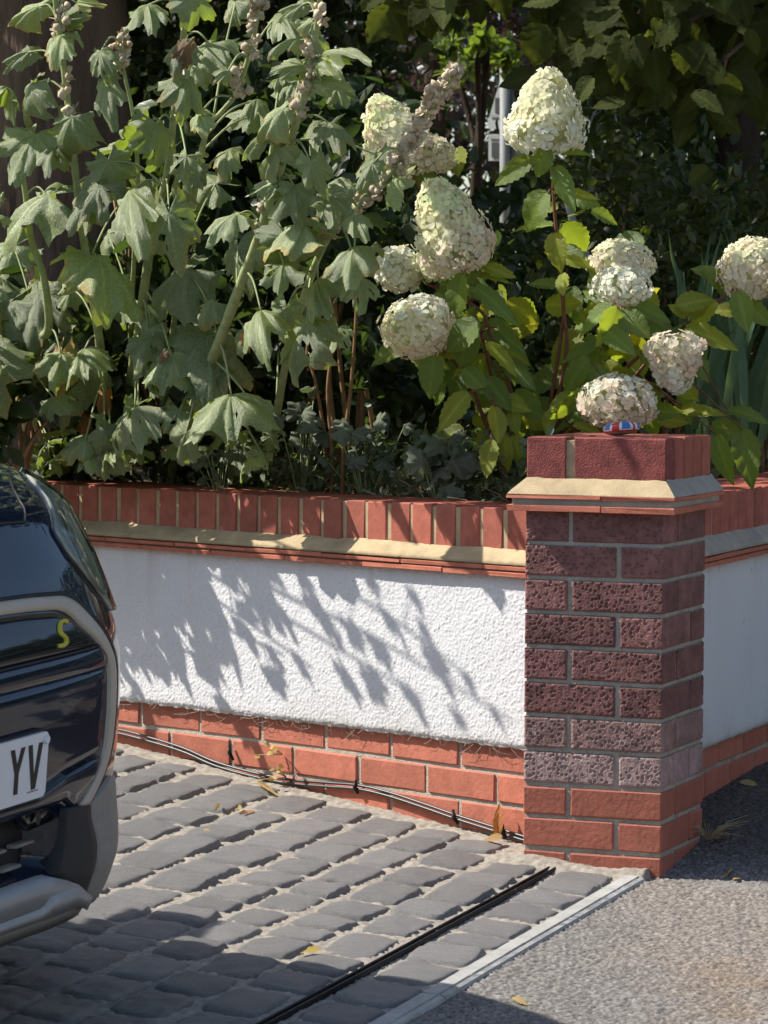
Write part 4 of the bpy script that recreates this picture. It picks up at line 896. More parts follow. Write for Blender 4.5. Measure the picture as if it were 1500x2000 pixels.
for hi, (cx_, cy_, w, h, lean, Y, tn, sh, kind, _) in enumerate(HEADS):
    c = yp(cx_, cy_, Y); k = pxm(c)*1.09; w /= k; h /= k
    ax = nrm(cu*math.cos(R(lean))+cr*math.sin(R(lean))-cf*.12); e1 = nrm(np.cross(ax, cf)); e2 = np.cross(ax, e1)
    fs = .0178; area = math.pi*w*h*.95; n = int(area/(fs*fs*1.15)); r_ = np.random.default_rng(300+hi)
    # core
    bm = bmesh.new(); bmesh.ops.create_uvsphere(bm, u_segments=16, v_segments=10, radius=1); V = np.array([v.co[:] for v in bm.verts]); F = [[v.index for v in f.verts] for f in bm.faces]; bm.free()
    def prof(t):   # t 0 top .. 1 bottom -> radius factor
        return np.clip(t/.74, 0, 1)**.52*np.sqrt(np.clip(1-.75*np.clip((t-.74)/.26, 0, 1)**2, 0, 1)) if kind == 'cone' else np.sqrt(np.clip(1-(2*t-1)**2, 0.0, 1))*(.98+.08*t)
    tt = (1-V[:, 2])/2; rr = np.maximum(prof(tt)*.80, 0); xy = V[:, :2]/(np.linalg.norm(V[:, :2], axis=1)[:, None]+1e-6)
    Vc = c+(xy[:, :1]*rr[:, None]*w/2)*e1+(xy[:, 1:]*rr[:, None]*w/2)*e2+((V[:, 2:]*h/2*.86))*ax
    core = part('flower_head', Vc, F, M['petal'], HS[sh], col=np.tile([.36, .42, .20], (len(Vc), 1))); 
    allb = MB()
    for q in range(n):
        t = (q+.5)/n
        t = .02+.96*t; az = q*2.39996+r_.normal(0, .1)
        rad = prof(t)*w/2; dt = .01; drad = (prof(min(t+dt, 1))-prof(max(t-dt, 0)))*w/2/(2*dt*h)
        # keep density even: accept by circumference
        if kind == 'cone' and r_.random() > .25+prof(t)*.95: continue
        if kind == 'ball' and r_.random() > .40+prof(t)*.7: continue
        dirv = math.cos(az)*e1+math.sin(az)*e2
        nv = nrm(dirv+ax*drad*1.0+r_.normal(0, .26, 3)); p = c+dirv*rad*(1+.10*r_.standard_normal())+ax*(h/2-t*h)+nv*.004
        tint = tn[0] if t < .30+.12*r_.standard_normal() else tn[1] if t < .72+.12*r_.standard_normal() else tn[2]
        lp = (p-c)@cr
        if tn[2] in ('blush', 'pink') and r_.random() < .35*np.clip(lp/(w/2), 0, 1)+.08: tint = 'pink'
        if r_.random() < .05: tint = 'dry' if r_.random() < .25 else 'blush'
        a0 = nrm(np.cross(nv, r_.normal(0, 1, 3))); b0 = np.cross(nv, a0); s = fs*r_.uniform(.82, 1.22)
        vis = nv@(-cf)
        if vis > .30: indiv.append((core, tint, int(r_.integers(3)), p, a0, b0, nv, s, vis, hi))
        else:
            _, Vf, Ff, cf_ = FM[tint][int(r_.integers(3))]
            allb.add(p+s*(Vf[:, :1]*a0+Vf[:, 1:2]*b0+Vf[:, 2:]*nv), Ff); allb.c.append(cf_)
    HEADS[hi] = HEADS[hi]+(core, allb)
# the florets that show largest are objects, the rest of each head is one mass
indiv.sort(key=lambda a: -a[8]); cap = {0: 0, 1: 0}
for (core, tint, v, p, a0, b0, nv, s, vis, hi) in indiv:
    sh = HEADS[hi][7]
    if cap[sh] < 290:
        cap[sh] += 1; link('floret', FM[tint][v][0], core, mat4=basis(p-ORG[core.name], a0, b0, nv, (s, s, s)))
    else:
        _, Vf, Ff, cf_ = FM[tint][v]; allb = HEADS[hi][11]; allb.add(p+s*(Vf[:, :1]*a0+Vf[:, 1:2]*b0+Vf[:, 2:]*nv), Ff); allb.c.append(cf_)
for H in HEADS:
    V, F = H[11].get(); o = part('florets', V, F, M['petal'], H[10], col=np.concatenate(H[11].c)); o['kind'] = 'stuff'
# stems
HSM = [MB(), MB()]
STM = [ (0, [(985, 900), (965, 760), (940, 650), (905, 560), (885, 480)], .62, .50), (0, [(985, 900), (950, 830), (915, 745), (870, 690), (825, 640)], .62, .44), (0, [(985, 900), (1000, 780), (960, 660), (930, 600), (800, 540)], .64, .62),
 (0, [(985, 900), (955, 700), (905, 560), (850, 420), (790, 320)], .66, .60), (0, [(985, 900), (990, 820), (975, 790), (962, 760)], .60, .50),
 (1, [(1062, 880), (1105, 700), (1100, 600), (1085, 440), (1075, 300)], .66, .63), (1, [(1062, 880), (1110, 790), (1165, 680), (1200, 595), (1214, 560)], .66, .64), (1, [(1062, 880), (1115, 780), (1178, 670), (1215, 560), (1220, 520)], .68, .74),
 (1, [(1062, 880), (1160, 780), (1255, 690), (1340, 635), (1425, 570), (1470, 530)], .68, .80), (1, [(1062, 880), (1180, 800), (1270, 700), (1318, 650)], .7, .60), (1, [(1062, 880), (1130, 850), (1190, 820), (1206, 790)], .6, .52), (1, [(1062, 880), (1080, 760), (1100, 620), (1098, 540)], .66, .66)]
HPL = {0: [], 1: []}
for sh, pp, Y0, Y1 in STM:
    n = len(pp); P = spline([yp(x, y, Y0+(Y1-Y0)*i/(n-1)) for i, (x, y) in enumerate(pp)], 6); P[0][2] = .70
    HSM[sh].add(*tube(P, np.linspace(.0062, .0034, len(P)), 7)); HPL[sh].append(P)
HLV = [ # base, tip, width, Y, shrub, yellow?
 (1040, 308, 960, 358, 42, .58, 1, 0), (1072, 290, 1040, 345, 44, .56, 1, 0), (1098, 300, 1145, 292, 22, .62, 1, 0), (1085, 325, 1125, 412, 40, .58, 1, 0), (1070, 378, 1012, 445, 62, .55, 1, 0), (1082, 372, 1175, 385, 26, .62, 1, 1), (1085, 455, 1088, 532, 46, .56, 1, 1), (1100, 505, 1155, 520, 26, .62, 1, 1), (1080, 440, 990, 442, 26, .64, 1, 0), (1098, 535, 1105, 575, 30, .58, 1, 1), (1110, 420, 1150, 410, 20, .64, 1, 0), (1095, 560, 1030, 548, 26, .64, 1, 0),
 (905, 535, 884, 632, 56, .42, 0, 0), (930, 560, 1018, 635, 38, .46, 0, 0), (920, 540, 1000, 545, 30, .52, 0, 1), (940, 590, 1030, 612, 26, .5, 0, 1), (935, 628, 868, 690, 62, .40, 0, 0), (925, 640, 885, 715, 58, .44, 0, 0), (850, 698, 830, 778, 54, .40, 0, 0), (870, 590, 820, 575, 32, .5, 0, 0), (950, 670, 1012, 730, 44, .48, 0, 1), (905, 720, 960, 770, 40, .46, 0, 0), (915, 768, 850, 838, 46, .42, 0, 1), (950, 740, 1000, 800, 44, .48, 0, 0), (975, 780, 1035, 800, 36, .5, 0, 1), (965, 795, 975, 865, 42, .42, 0, 1), (960, 860, 948, 935, 40, .36, 0, 1), (985, 850, 988, 925, 32, .44, 0, 1), (1005, 850, 1018, 915, 32, .48, 0, 1), (985, 700, 1040, 760, 40, .52, 0, 0), (970, 640, 1020, 690, 36, .52, 0, 0), (880, 560, 840, 610, 30, .55, 0, 0), (930, 690, 880, 740, 34, .5, 0, 1), (1000, 800, 1010, 850, 30, .5, 0, 1), (945, 520, 1005, 540, 28, .52, 0, 1), (890, 650, 930, 600, 30, .5, 0, 0),
 (1195, 598, 1120, 650, 46, .52, 1, 0), (1205, 600, 1170, 680, 52, .50, 1, 0), (1215, 610, 1265, 662, 50, .52, 1, 0), (1180, 640, 1240, 690, 48, .50, 1, 0), (1165, 680, 1085, 700, 40, .55, 1, 0), (1180, 590, 1140, 560, 30, .6, 1, 0), (1230, 590, 1310, 625, 36, .62, 1, 0), (1150, 700, 1090, 770, 44, .50, 1, 0), (1140, 720, 1200, 740, 36, .52, 1, 0), (1120, 770, 1062, 800, 36, .52, 1, 1), (1135, 760, 1085, 830, 40, .48, 1, 0), (1080, 800, 1060, 850, 30, .5, 1, 1), (1170, 660, 1130, 730, 36, .58, 1, 0), (1250, 690, 1300, 720, 34, .62, 1, 0),
 (1340, 640, 1440, 680, 40, .72, 1, 1), (1380, 605, 1320, 600, 36, .74, 1, 1), (1420, 575, 1380, 520, 40, .78, 1, 0), (1440, 570, 1462, 650, 46, .70, 1, 0), (1400, 590, 1330, 650, 44, .74, 1, 1), (1415, 545, 1350, 522, 34, .80, 1, 0), (1300, 655, 1240, 640, 30, .74, 1, 0), (1340, 620, 1310, 590, 30, .74, 1, 1), (1460, 590, 1500, 640, 40, .78, 1, 0), (1330, 770, 1350, 830, 34, .80, 1, 0), (1270, 800, 1330, 810, 36, .60, 1, 0), (1330, 800, 1420, 805, 28, .66, 1, 1), (1400, 850, 1422, 950, 46, .72, 1, 0), (1450, 840, 1470, 950, 56, .72, 1, 0), (1420, 800, 1500, 815, 40, .74, 1, 0), (1390, 830, 1470, 860, 44, .80, 1, 0), (1120, 830, 1180, 848, 24, .5, 1, 1)]
random.seed(5)
for (bx, by, tx, ty, w, Y, sh, yel) in HLV:
    P0 = yp(bx, by, Y); P1 = yp(tx, ty, Y-.02+random.uniform(-.03, .03)); k = pxm(P0)
    o = leaf_obj(OY if yel else OL, HS[sh], P0, P1, w*1.5/k, 0)
    S = min((nearest_on(P, P0) for P in HPL[sh]), key=lambda q: np.linalg.norm(q-P0)); HSM[sh].add(*tube([S, (S+P0)/2+cu*.006, P0], [.0026, .002, .002], 5))
for k in range(170):     # inner leaves
    sh = random.random() < .55; P = random.choice(HPL[int(sh)]); p = P[random.randrange(6, len(P))]+np.array([random.gauss(0, .05), random.uniform(.02, .22), random.gauss(0, .04)])
    L = random.uniform(.06, .115); a = random.uniform(-2, 2); d = cr*math.sin(a)-cu*math.cos(a)*.8-cf*random.uniform(-.4, .6)
    leaf_obj(OY if random.random() < .3 else OL, HS[int(sh)], p, p+nrm(d)*L, L*random.uniform(.8, 1.05), 0)
for s in (0, 1): V, F = HSM[s].get(); part('stems', V, F, M['redstem'], HS[s])
# ------------------------------------------------------------------ foliage masses
def cloud(P, size, seed, up=.35, droop=.2, face=None):
    """leaf-shaped folded faces at points P; returns V, F(tri) and a tone per leaf"""
    r_ = np.random.default_rng(seed); n = len(P); s = size*r_.uniform(.6, 1.3, n)[:, None]
    t = r_.normal(0, 1, (n, 3)); t[:, 2] -= droop*1.5; t /= np.linalg.norm(t, axis=1)[:, None]
    nv = r_.normal(0, 1, (n, 3)); nv[:, 2] += up*3
    if face is not None: nv += face
    nv -= t*(nv*t).sum(1)[:, None]; nv /= np.linalg.norm(nv, axis=1)[:, None]; b = np.cross(t, nv)
    V = np.stack([P, P+t*s*.35+b*s*.26+nv*s*.06, P+t*s*.35-b*s*.26+nv*s*.06, P+t*s*.72+b*s*.20+nv*s*.02, P+t*s*.72-b*s*.20+nv*s*.02, P+t*s-nv*s*.08, P+t*s*.40-nv*s*.03], 1).reshape(-1, 3)
    f = np.array([(0, 1, 6), (0, 6, 2), (1, 3, 6), (2, 6, 4), (3, 5, 6), (6, 5, 4)])
    F = (np.arange(n)[:, None, None]*7+f[None]).reshape(-1, 3)
    g = r_.uniform(.7, 1.3, n); col = np.stack([g*r_.uniform(.9, 1.15, n), g, g*r_.uniform(.75, 1.1, n)], 1)
    return V, F, np.repeat(col, 7, axis=0)
def blob(n, c, rad, r_, shell=.35, clumps=0):
    d = r_.normal(0, 1, (n, 3)); d /= np.linalg.norm(d, axis=1)[:, None]
    q = d*(1-shell*r_.random((n, 1))**1.5)
    if clumps:
        cc = r_.normal(0, 1, (clumps, 3)); cc /= np.linalg.norm(cc, axis=1)[:, None]; cc *= r_.uniform(.5, 1.0, (clumps, 1))
        q = cc[r_.integers(0, clumps, n)]+d*r_.uniform(.05, .34, (n, 1))
    return np.asarray(c)+q*np.asarray(rad)
def base_at(x, depth, z=None):
    p = at(x, 700, depth); p[2] = gardz(p[0], max(p[1], 0)) if z is None else z; return p

def tree(name, label, x, depth, trunk_r, h, crown, mat, leaf, seed, lean=(0, 0), group=None, limbs=6):
    r_ = np.random.default_rng(seed); b = base_at(x, depth); b[2] -= .05
    t = empty(name, label, 'tree', b, group=group)
    n = 40; zz = np.linspace(0, h, n); ns = 28; V = []
    for i, z in enumerate(zz):
        rr = trunk_r*(1-.45*z/h+.35*math.exp(-z/.25)); cx_ = b[0]+lean[0]*z+.05*math.sin(z*1.7+seed); cy_ = b[1]+lean[1]*z
        for k in range(ns):
            a = k*2*math.pi/ns; q = rr*(1+.10*(vn(a*4.5+20, z*1.3, seed)-.5)+.09*(vn(a*11+20, z*3.5, seed+1)-.5))
            V.append((cx_+q*math.cos(a), cy_+q*math.sin(a), b[2]+z))
    F = [(i*ns+k, i*ns+(k+1) % ns, (i+1)*ns+(k+1) % ns, (i+1)*ns+k) for i in range(n-1) for k in range(ns)]
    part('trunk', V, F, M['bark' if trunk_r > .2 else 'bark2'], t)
    top = np.array([b[0]+lean[0]*h, b[1]+lean[1]*h, b[2]+h*.85]); Vs = []; Fs = []; cs = []; off = 0
    for ci, (dx, dy, dz, rx, ry, rz, nl) in enumerate(crown):
        c = b+np.array([dx, dy, dz]); P = blob(nl, c, (rx, ry, rz), r_, .6, max(6, nl//90))
        v, f, c_ = cloud(P, leaf, seed*10+ci); Vs.append(v); Fs.append(f+off); cs.append(c_); off += len(v)
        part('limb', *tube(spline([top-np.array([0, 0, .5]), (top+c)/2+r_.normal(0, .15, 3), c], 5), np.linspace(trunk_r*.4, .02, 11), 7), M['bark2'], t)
    part('crown', np.vstack(Vs), np.vstack(Fs), M[mat], t, smooth=False, col=np.vstack(cs)); return t
def shrub(name, label, x, depth, rad, z, nl, leaf, mat, seed, group=None, stems=5, cat='shrub', clumps=None):
    r_ = np.random.default_rng(seed); b = base_at(x, depth); t = empty(name, label, cat, b, group=group)
    P = blob(nl, b+np.array([0, 0, z]), rad, r_, .75, clumps if clumps is not None else max(8, nl//70)); P = P[P[:, 2] > b[2]-.02]
    v, f, c_ = cloud(P, leaf, seed); part('foliage', v, f, M[mat], t, smooth=False, col=c_)
    for k in range(stems):
        e = b+np.array([0, 0, z])+r_.normal(0, .35, 3)*np.asarray(rad); part('stem', *tube(spline([b+r_.normal(0, .04, 3)*[1, 1, 0], (b+e)/2+r_.normal(0, .04, 3), e], 5), np.linspace(.010, .004, 11), 6), M['cane'], t)
    return t

M['olive'] = leaf_material('fine_olive_leaf', (.060, .075, .028), (.14, .19, .02), tfac=.3, scale=3, rough=.45, objvar=.2)
# dark planting directly behind the hollyhocks
G1 = 'dark shrubs filling the bed'
for i, (x, d, rad, z, nl, leaf, mat, lab) in enumerate([
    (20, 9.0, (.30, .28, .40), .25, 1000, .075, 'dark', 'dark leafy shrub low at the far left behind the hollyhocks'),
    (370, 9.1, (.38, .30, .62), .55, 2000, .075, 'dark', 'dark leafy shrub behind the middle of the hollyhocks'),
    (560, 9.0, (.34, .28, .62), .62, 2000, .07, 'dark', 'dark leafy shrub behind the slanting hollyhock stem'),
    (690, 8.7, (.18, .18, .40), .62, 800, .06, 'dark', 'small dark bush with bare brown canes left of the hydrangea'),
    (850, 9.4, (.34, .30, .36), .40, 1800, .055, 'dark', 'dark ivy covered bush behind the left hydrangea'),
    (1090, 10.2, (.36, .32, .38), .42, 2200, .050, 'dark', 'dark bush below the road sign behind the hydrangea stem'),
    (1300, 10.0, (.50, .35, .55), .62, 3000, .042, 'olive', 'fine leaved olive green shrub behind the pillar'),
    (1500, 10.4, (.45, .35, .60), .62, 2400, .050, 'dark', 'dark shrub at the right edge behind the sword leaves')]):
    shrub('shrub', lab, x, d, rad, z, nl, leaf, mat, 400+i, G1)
# brown bare canes
for i, (pp, Y) in enumerate([([(668, 890), (685, 760), (694, 640), (697, 560)], .62), ([(650, 890), (640, 760), (655, 640), (640, 560)], .66), ([(640, 880), (615, 740), (600, 680), (640, 500)], .7)]):
    P = spline([yp(x, y, Y) for x, y in pp], 5); P[0][2] = .70
    solo('bare_cane', *tube(P, np.linspace(.0055, .003, len(P)), 6), M['cane'], ['upright bare brown cane standing left of the hydrangea', 'crooked bare brown cane behind the upright one', 'leaning bare cane nearest the slanting hollyhock'][i], 'cane', group='bare canes in the bed')

# low planting along the coping
r_ = np.random.default_rng(77); P = []
for k in range(420):
    x = r_.uniform(-1.75, -.36); y = ywall(x)+.215+abs(r_.normal(0, .09)); hgt = r_.uniform(.01, .13)*(1.4 if -1.1 < x < -.4 else .8)
    c = np.array([x, y, .72+hgt]); P.append(c+r_.normal(0, .018, (9, 3)))
P = np.vstack(P); v, f, c_ = cloud(P, .026, 78, .8, .1)
o = solo('ground_cover', v, f, M['cover'], 'low grey green ground cover along the back of the coping', 'ground cover', False, kind='stuff', col=c_)
r_ = np.random.default_rng(79); m_ = MB()
for k in range(260):
    x = r_.uniform(-2.2, -.36); y = ywall(x)+.2+abs(r_.normal(0, .10)); a = r_.uniform(0, 6.28); L = r_.uniform(.04, .14)
    b = np.array([x, y, .715]); e = b+np.array([math.cos(a)*L*.8, math.sin(a)*L*.8, L*r_.uniform(.1, .7)])
    m_.add(*tube([b, (b+e)/2+[0, 0, .02], e], [.0016, .0014, .0008], 4, False))
V, F = m_.get(); o = solo('dry_stalks', V, F, M['straw'], 'thin dry stalks lying among the ground cover', 'dry stalks', kind='stuff')
# silvery lobed plants by the coping
SM = leaf_material('silver_leaf', (.15, .17, .12), (.2, .25, .08), tfac=.25, scale=40, rough=.7, objvar=.15)
SMS = []
for k in range(4):
    me = palmate(500+k); me.materials.clear(); me.materials.append(SM); SMS.append(me)
for i, (cx_, cy_, Y, s, n) in enumerate([(715, 860, .62, .040, 16), (590, 820, .70, .045, 12), (860, 900, .52, .060, 14), (430, 915, .68, .035, 12)]):
    c = yp(cx_, cy_, Y); t = empty('silver_plant', ['small silvery lobed plant left of the bare canes foot', 'silvery grey plant under the slanting hollyhock', 'broad lobed grey green plant at the foot of the hydrangea', 'small silver plant by the foot of the slanting hollyhock'][i], 'plant', (c[0], c[1], .71), group='silvery lobed plants')
    for k in range(n):
        p = c+np.array([random.gauss(0, .05), random.gauss(0, .05), random.gauss(0, .04)]); p[2] = max(p[2], .74); a = random.uniform(0, 6.28); d = np.array([math.cos(a), math.sin(a)*.6, random.uniform(-.6, .2)])
        leaf_obj(SMS, t, p, p+nrm(d)*s*random.uniform(.8, 1.3), s*random.uniform(.7, 1))
        part('stalk', *tube([[c[0], c[1], .70], (np.array([c[0], c[1], .70])+p)/2+[0, 0, .01], p], [.0018, .0015, .0012], 4), M['greenstem'], t)

# sword leaves right of the hydrangea
IR = empty('iris_clump', 'clump of tall green sword leaves at the right edge', 'plant', yp(1440, 870, 1.9)*[1, 1, 0]+[0, 0, .7])
for k in range(46):
    x0 = random.uniform(1345, 1520); y0 = random.uniform(800, 900); Y = random.uniform(1.7, 2.2); L = random.uniform(200, 420)*(1 if k else 1.2); a = random.gauss(.10, .13)
    if k < 3: x0, y0, L, a = [(1345, 660, 190, .28), (1445, 760, 150, .1), (1400, 700, 160, .18)][k]
    b = yp(x0, y0, Y); e = yp(x0+L*math.sin(a), y0-L*math.cos(a), Y+random.uniform(-.1, .15)); w = random.uniform(.011, .017); n = 9; V = []
    fw = nrm(cr*math.cos(random.gauss(0, .6))+cf*random.gauss(0, .5)); nv = nrm(np.cross(e-b, fw))
    for i in range(n):
        t = i/(n-1); c = b+(e-b)*t+cr*.05*t*t*random.uniform(.8, 1.2)*(1 if a > 0 else -1)+nv*0; q = w*(1-t**2.2)*(.75+.5*min(t*3, 1))
        V += [c-fw*q, c+nv*.003, c+fw*q]
    part('blade', V, gridf(n, 3), M['strawleaf'] if k in (7, 19) else M['iris'], IR)

# trees: the big trunk at the left, and the row behind that keeps the garden in shade
G2 = 'trees behind the garden'
tree('bark_tree', 'large dark trunk with furrowed bark at the left behind the hollyhocks', 85, 11.4, .27, 5, [(.4, .6, 3.6, 2.2, 1.7, .9, 3600), (-1.6, .2, 4.2, 1.8, 1.7, 1.3, 2600), (1.9, 1.2, 4.0, 1.7, 1.6, .9, 2600), (0, 0, 5.2, 2, 2, 1.2, 2400)], 'mid', .12, 31, group=G2)
tree('thin_tree', 'slim dark trunk beside the large trunk near the top left', 205, 12.6, .055, 4, [(-.6, .8, 3.9, 1.8, 1.6, .9, 2200), (.8, .8, 3.4, 1.4, 1.3, .7, 1600)], 'dark', .10, 32, (.02, 0), G2)
tree('dark_tree', 'dark tree with a forked trunk behind the right hydrangea', 1425, 13.6, .10, 4.5, [(-.6, .5, 3.7, 2.0, 1.7, .9, 3000), (1.2, .4, 3.9, 1.8, 1.6, 1.0, 2400), (-2.3, .6, 4.1, 1.6, 1.5, .9, 2200)], 'dark', .11, 33, (.04, 0), G2)
tree('plum_tree', 'purple leaved plum tree at the top centre behind the flowers', 850, 23, .10, 4, [(-.7, .3, 2.5, 1.5, .9, 1.2, 5200), (1.0, .9, 3.6, 1.6, 1.0, 1.1, 3600), (-2.2, .6, 3.6, 1.5, 1.0, 1.0, 2200)], 'plum', .09, 34, (0, 0), G2)
tree('green_tree', 'small yellow green tree in sunlight far behind at the top centre', 935, 19.4, .04, 2.2, [(.0, 0, 1.95, .26, .26, .22, 420), (-.35, .2, 2.25, .25, .25, .2, 260)], 'mid', .075, 35, (0, 0), G2)
# overhanging branch with large leaves at the top right
OB = empty('overhanging_branch', 'branch of large dark leaves hanging into the top right corner', 'branch', at(1800, -160, 9.2))
M['over'] = leaf_material('dark_olive_leaf', (.055, .065, .018), (.17, .20, .02), tfac=.35, scale=12, rough=.7, objvar=.3, spec=.12)
BL = [ovate(600+i, 'over') for i in range(5)]; random.seed(9); BR = []
for pp in ([(1800, -160), (1500, -80), (1250, -10), (1000, 0), (800, 20)], [(1800, -160), (1560, 0), (1420, 110), (1340, 190)], [(1700, -120), (1350, 40), (1180, 110)], [(1500, -80), (1150, -60), (900, -60), (760, -20)]):
    P = spline([at(x, y, 9.2+random.uniform(-.25, .25)) for x, y in pp], 7); BR.append(P); part('twig', *tube(P, np.linspace(.014, .003, len(P)), 6), M['bark'], OB)
for k in range(430):
    P = BR[k % 4]; p = P[random.randrange(3, len(P))]+np.array([random.gauss(0, .10), random.gauss(0, .16), random.gauss(.02, .07)]); L = random.uniform(.065, .135); a = random.gauss(-.25, .6)
    qx, qy = 750+FPX*((p-CAMP)@cr)/((p-CAMP)@cf), 1000-FPX*((p-CAMP)@cu)/((p-CAMP)@cf)
    if 850 < qx < 1040 and qy > -20 or qx < 700: continue
    leaf_obj(BL, OB, p, p+nrm(cr*math.sin(a)-cu*math.cos(a)+cf*random.gauss(0, .4))*L, L*random.uniform(.85, 1.2))
# hedge and undergrowth that close the view
def mass(name, label, x0, x1, d0, d1, z0, z1, n, leaf, mat, seed, cat='hedge'):
    r_ = np.random.default_rng(seed); m = n//26
    x = r_.uniform(x0, x1, m); d = r_.uniform(d0, d1, m); P = CAMP+cf*d[:, None]+cr*((x-750)/FPX*d)[:, None]; P[:, 2] = r_.uniform(z0, z1, m)
    P = (P[:, None]+r_.normal(0, 1, (m, 26, 3))*[.17, .17, .13]).reshape(-1, 3); P = P[P[:, 2] > .7]
    v, f, c_ = cloud(P, leaf, seed); solo(name, v, f, M[mat], label, cat, False, kind='stuff', col=c_)
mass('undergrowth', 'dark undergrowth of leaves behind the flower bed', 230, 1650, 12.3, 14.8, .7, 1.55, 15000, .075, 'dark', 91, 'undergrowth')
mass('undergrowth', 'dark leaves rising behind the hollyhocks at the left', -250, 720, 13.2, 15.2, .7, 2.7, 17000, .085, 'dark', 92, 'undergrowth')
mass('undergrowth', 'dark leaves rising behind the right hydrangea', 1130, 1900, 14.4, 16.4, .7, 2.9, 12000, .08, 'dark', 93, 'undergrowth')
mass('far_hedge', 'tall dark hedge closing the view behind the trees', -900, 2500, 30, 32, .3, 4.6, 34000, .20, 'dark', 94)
r_ = np.random.default_rng(95); n = 30000; P = np.stack([r_.uniform(-9.5, .5, n), r_.uniform(1.0, 9.5, n), r_.uniform(2.95, 4.4, n)], -1); P[:, 2] += .12*np.maximum(P[:, 1]-2.5, 0)  # unseen slab of leaves, added overhead to keep the background in shade
v, f, c_ = cloud(P, .17, 95); solo('shade_canopy', v, f, M['dark'], 'dense canopy of leaves added out of view to shade the garden', 'canopy', False, kind='stuff', col=c_)

# road sign seen from the back
SG = empty('road_sign', 'back of a grey triangular road sign with a small plate on a steel post', 'sign', at(986, 700, 20)*[1, 1, 0]+[0, 0, .8])
D = 20; kk = FPX/D
def sp(x, y, d=0.): return at(x, y, D+d)
part('post', *tube([sp(986, 690), sp(986, 120)], .030, 14), M['metal'], SG)
def plate(name, poly, d, mat, th=.004):
    n = len(poly); V = [sp(x, y, d+(986-x)/kk*.75) for x, y in poly]+[sp(x, y, d+th+(986-x)/kk*.75) for x, y in poly]
    part(name, V, [tuple(range(n))[::-1], tuple(range(n, 2*n))]+[(i, (i+1) % n, n+(i+1) % n, n+i) for i in range(n)], M[mat], SG, False)
plate('triangle_plate', [(951, 243), (956, 252), (1018, 252), (1022, 243), (992, 146), (980, 146)], .04, 'signback', .012)
plate('small_plate', [(954, 262), (1018, 262), (1018, 314), (954, 314)], .04, 'signback', .012)
plate('bracket', [(967, 191), (980, 191), (980, 222), (967, 222)], .030, 'signdark'); plate('bracket', [(960, 278), (976, 278), (976, 308), (960, 308)], .030, 'signdark')
plate('rail', [(957, 224), (1014, 224), (1014, 229), (957, 229)], .028, 'metal'); plate('rail', [(955, 265), (1016, 265), (1016, 271), (955, 271)], .028, 'metal')
# bright steel stake
solo('steel_stake', *tube([at(1180, 560, 9.6), at(1146, 500, 9.6), at(1118, 430, 9.6), at(1098, 350, 9.6)], .011, 10), M['metal'], 'bright slanting steel stake glinting behind the right hydrangea stem', 'stake')

# ------------------------------------------------------------------ small things
# painted stone on the cap
n, m = 56, 40; V = []; F = []; c = yp(1213, 838, .20); c[2] = .9305+.0165; a_, b_, h_ = .041, .034, .0155
pal = {'r': (.50, .035, .03), 'w': (.72, .66, .62), 'b': (.05, .17, .46), 's': (.42, .27, .22)}
for i in range(n+1):
    t = i/n*math.pi
    for k in range(m):
        p = k/m*2*math.pi; q = abs(math.sin(t))**.8
        V.append((c[0]+a_*q*math.cos(p)*(1+.08*math.cos(p*2+.6)), c[1]+b_*q*math.sin(p), c[2]+h_*math.copysign(abs(math.cos(t))**.85, math.cos(t))+.004*q*math.cos(p+.3)))
mid = []
for i in range(n):
    for k in range(m):
        F.append((i*m+k, i*m+(k+1) % m, (i+1)*m+(k+1) % m, (i+1)*m+k))
        t = (i+.5)/n*math.pi; p = (k+.5)/m*2*math.pi; z = math.cos(t); u = math.cos(p)*math.sin(t); v_ = math.sin(p)*math.sin(t)
        al = math.atan2(u+.12, -(v_-.55)); dd = abs(al)
        r0 = math.hypot(u+.12, v_-.55)
        if z < -.28: q = 's' if z < -.5 else 'r'
        elif dd < .16 or abs(r0-.40) < .07: q = 'r'
        elif dd < .25 or abs(r0-.40) < .14: q = 'w'
        elif abs(dd-.72) < .06: q = 'r'
        elif abs(dd-.72) < .14: q = 'w'
        else: q = 'b'
        if z < -.12 and z >= -.28: q = 'w' if q != 'r' else 'r'
        mid.append('rwbs'.index(q))
pm = [material('stone_paint_'+nm, pal[k], .35, .12, 30, spec=.5) for nm, k in (('red', 'r'), ('white', 'w'), ('blue', 'b'))]+[material('bare_stone', pal['s'], .7, .2, 60)]
solo('painted_stone', V, F, pm, 'small pebble painted with a red white and blue flag on the pillar cap', 'stone', midx=mid)

M['cableplastic'] = material('cable_sheath', (.022, .022, .024), .38, .2, 20, spec=.5)
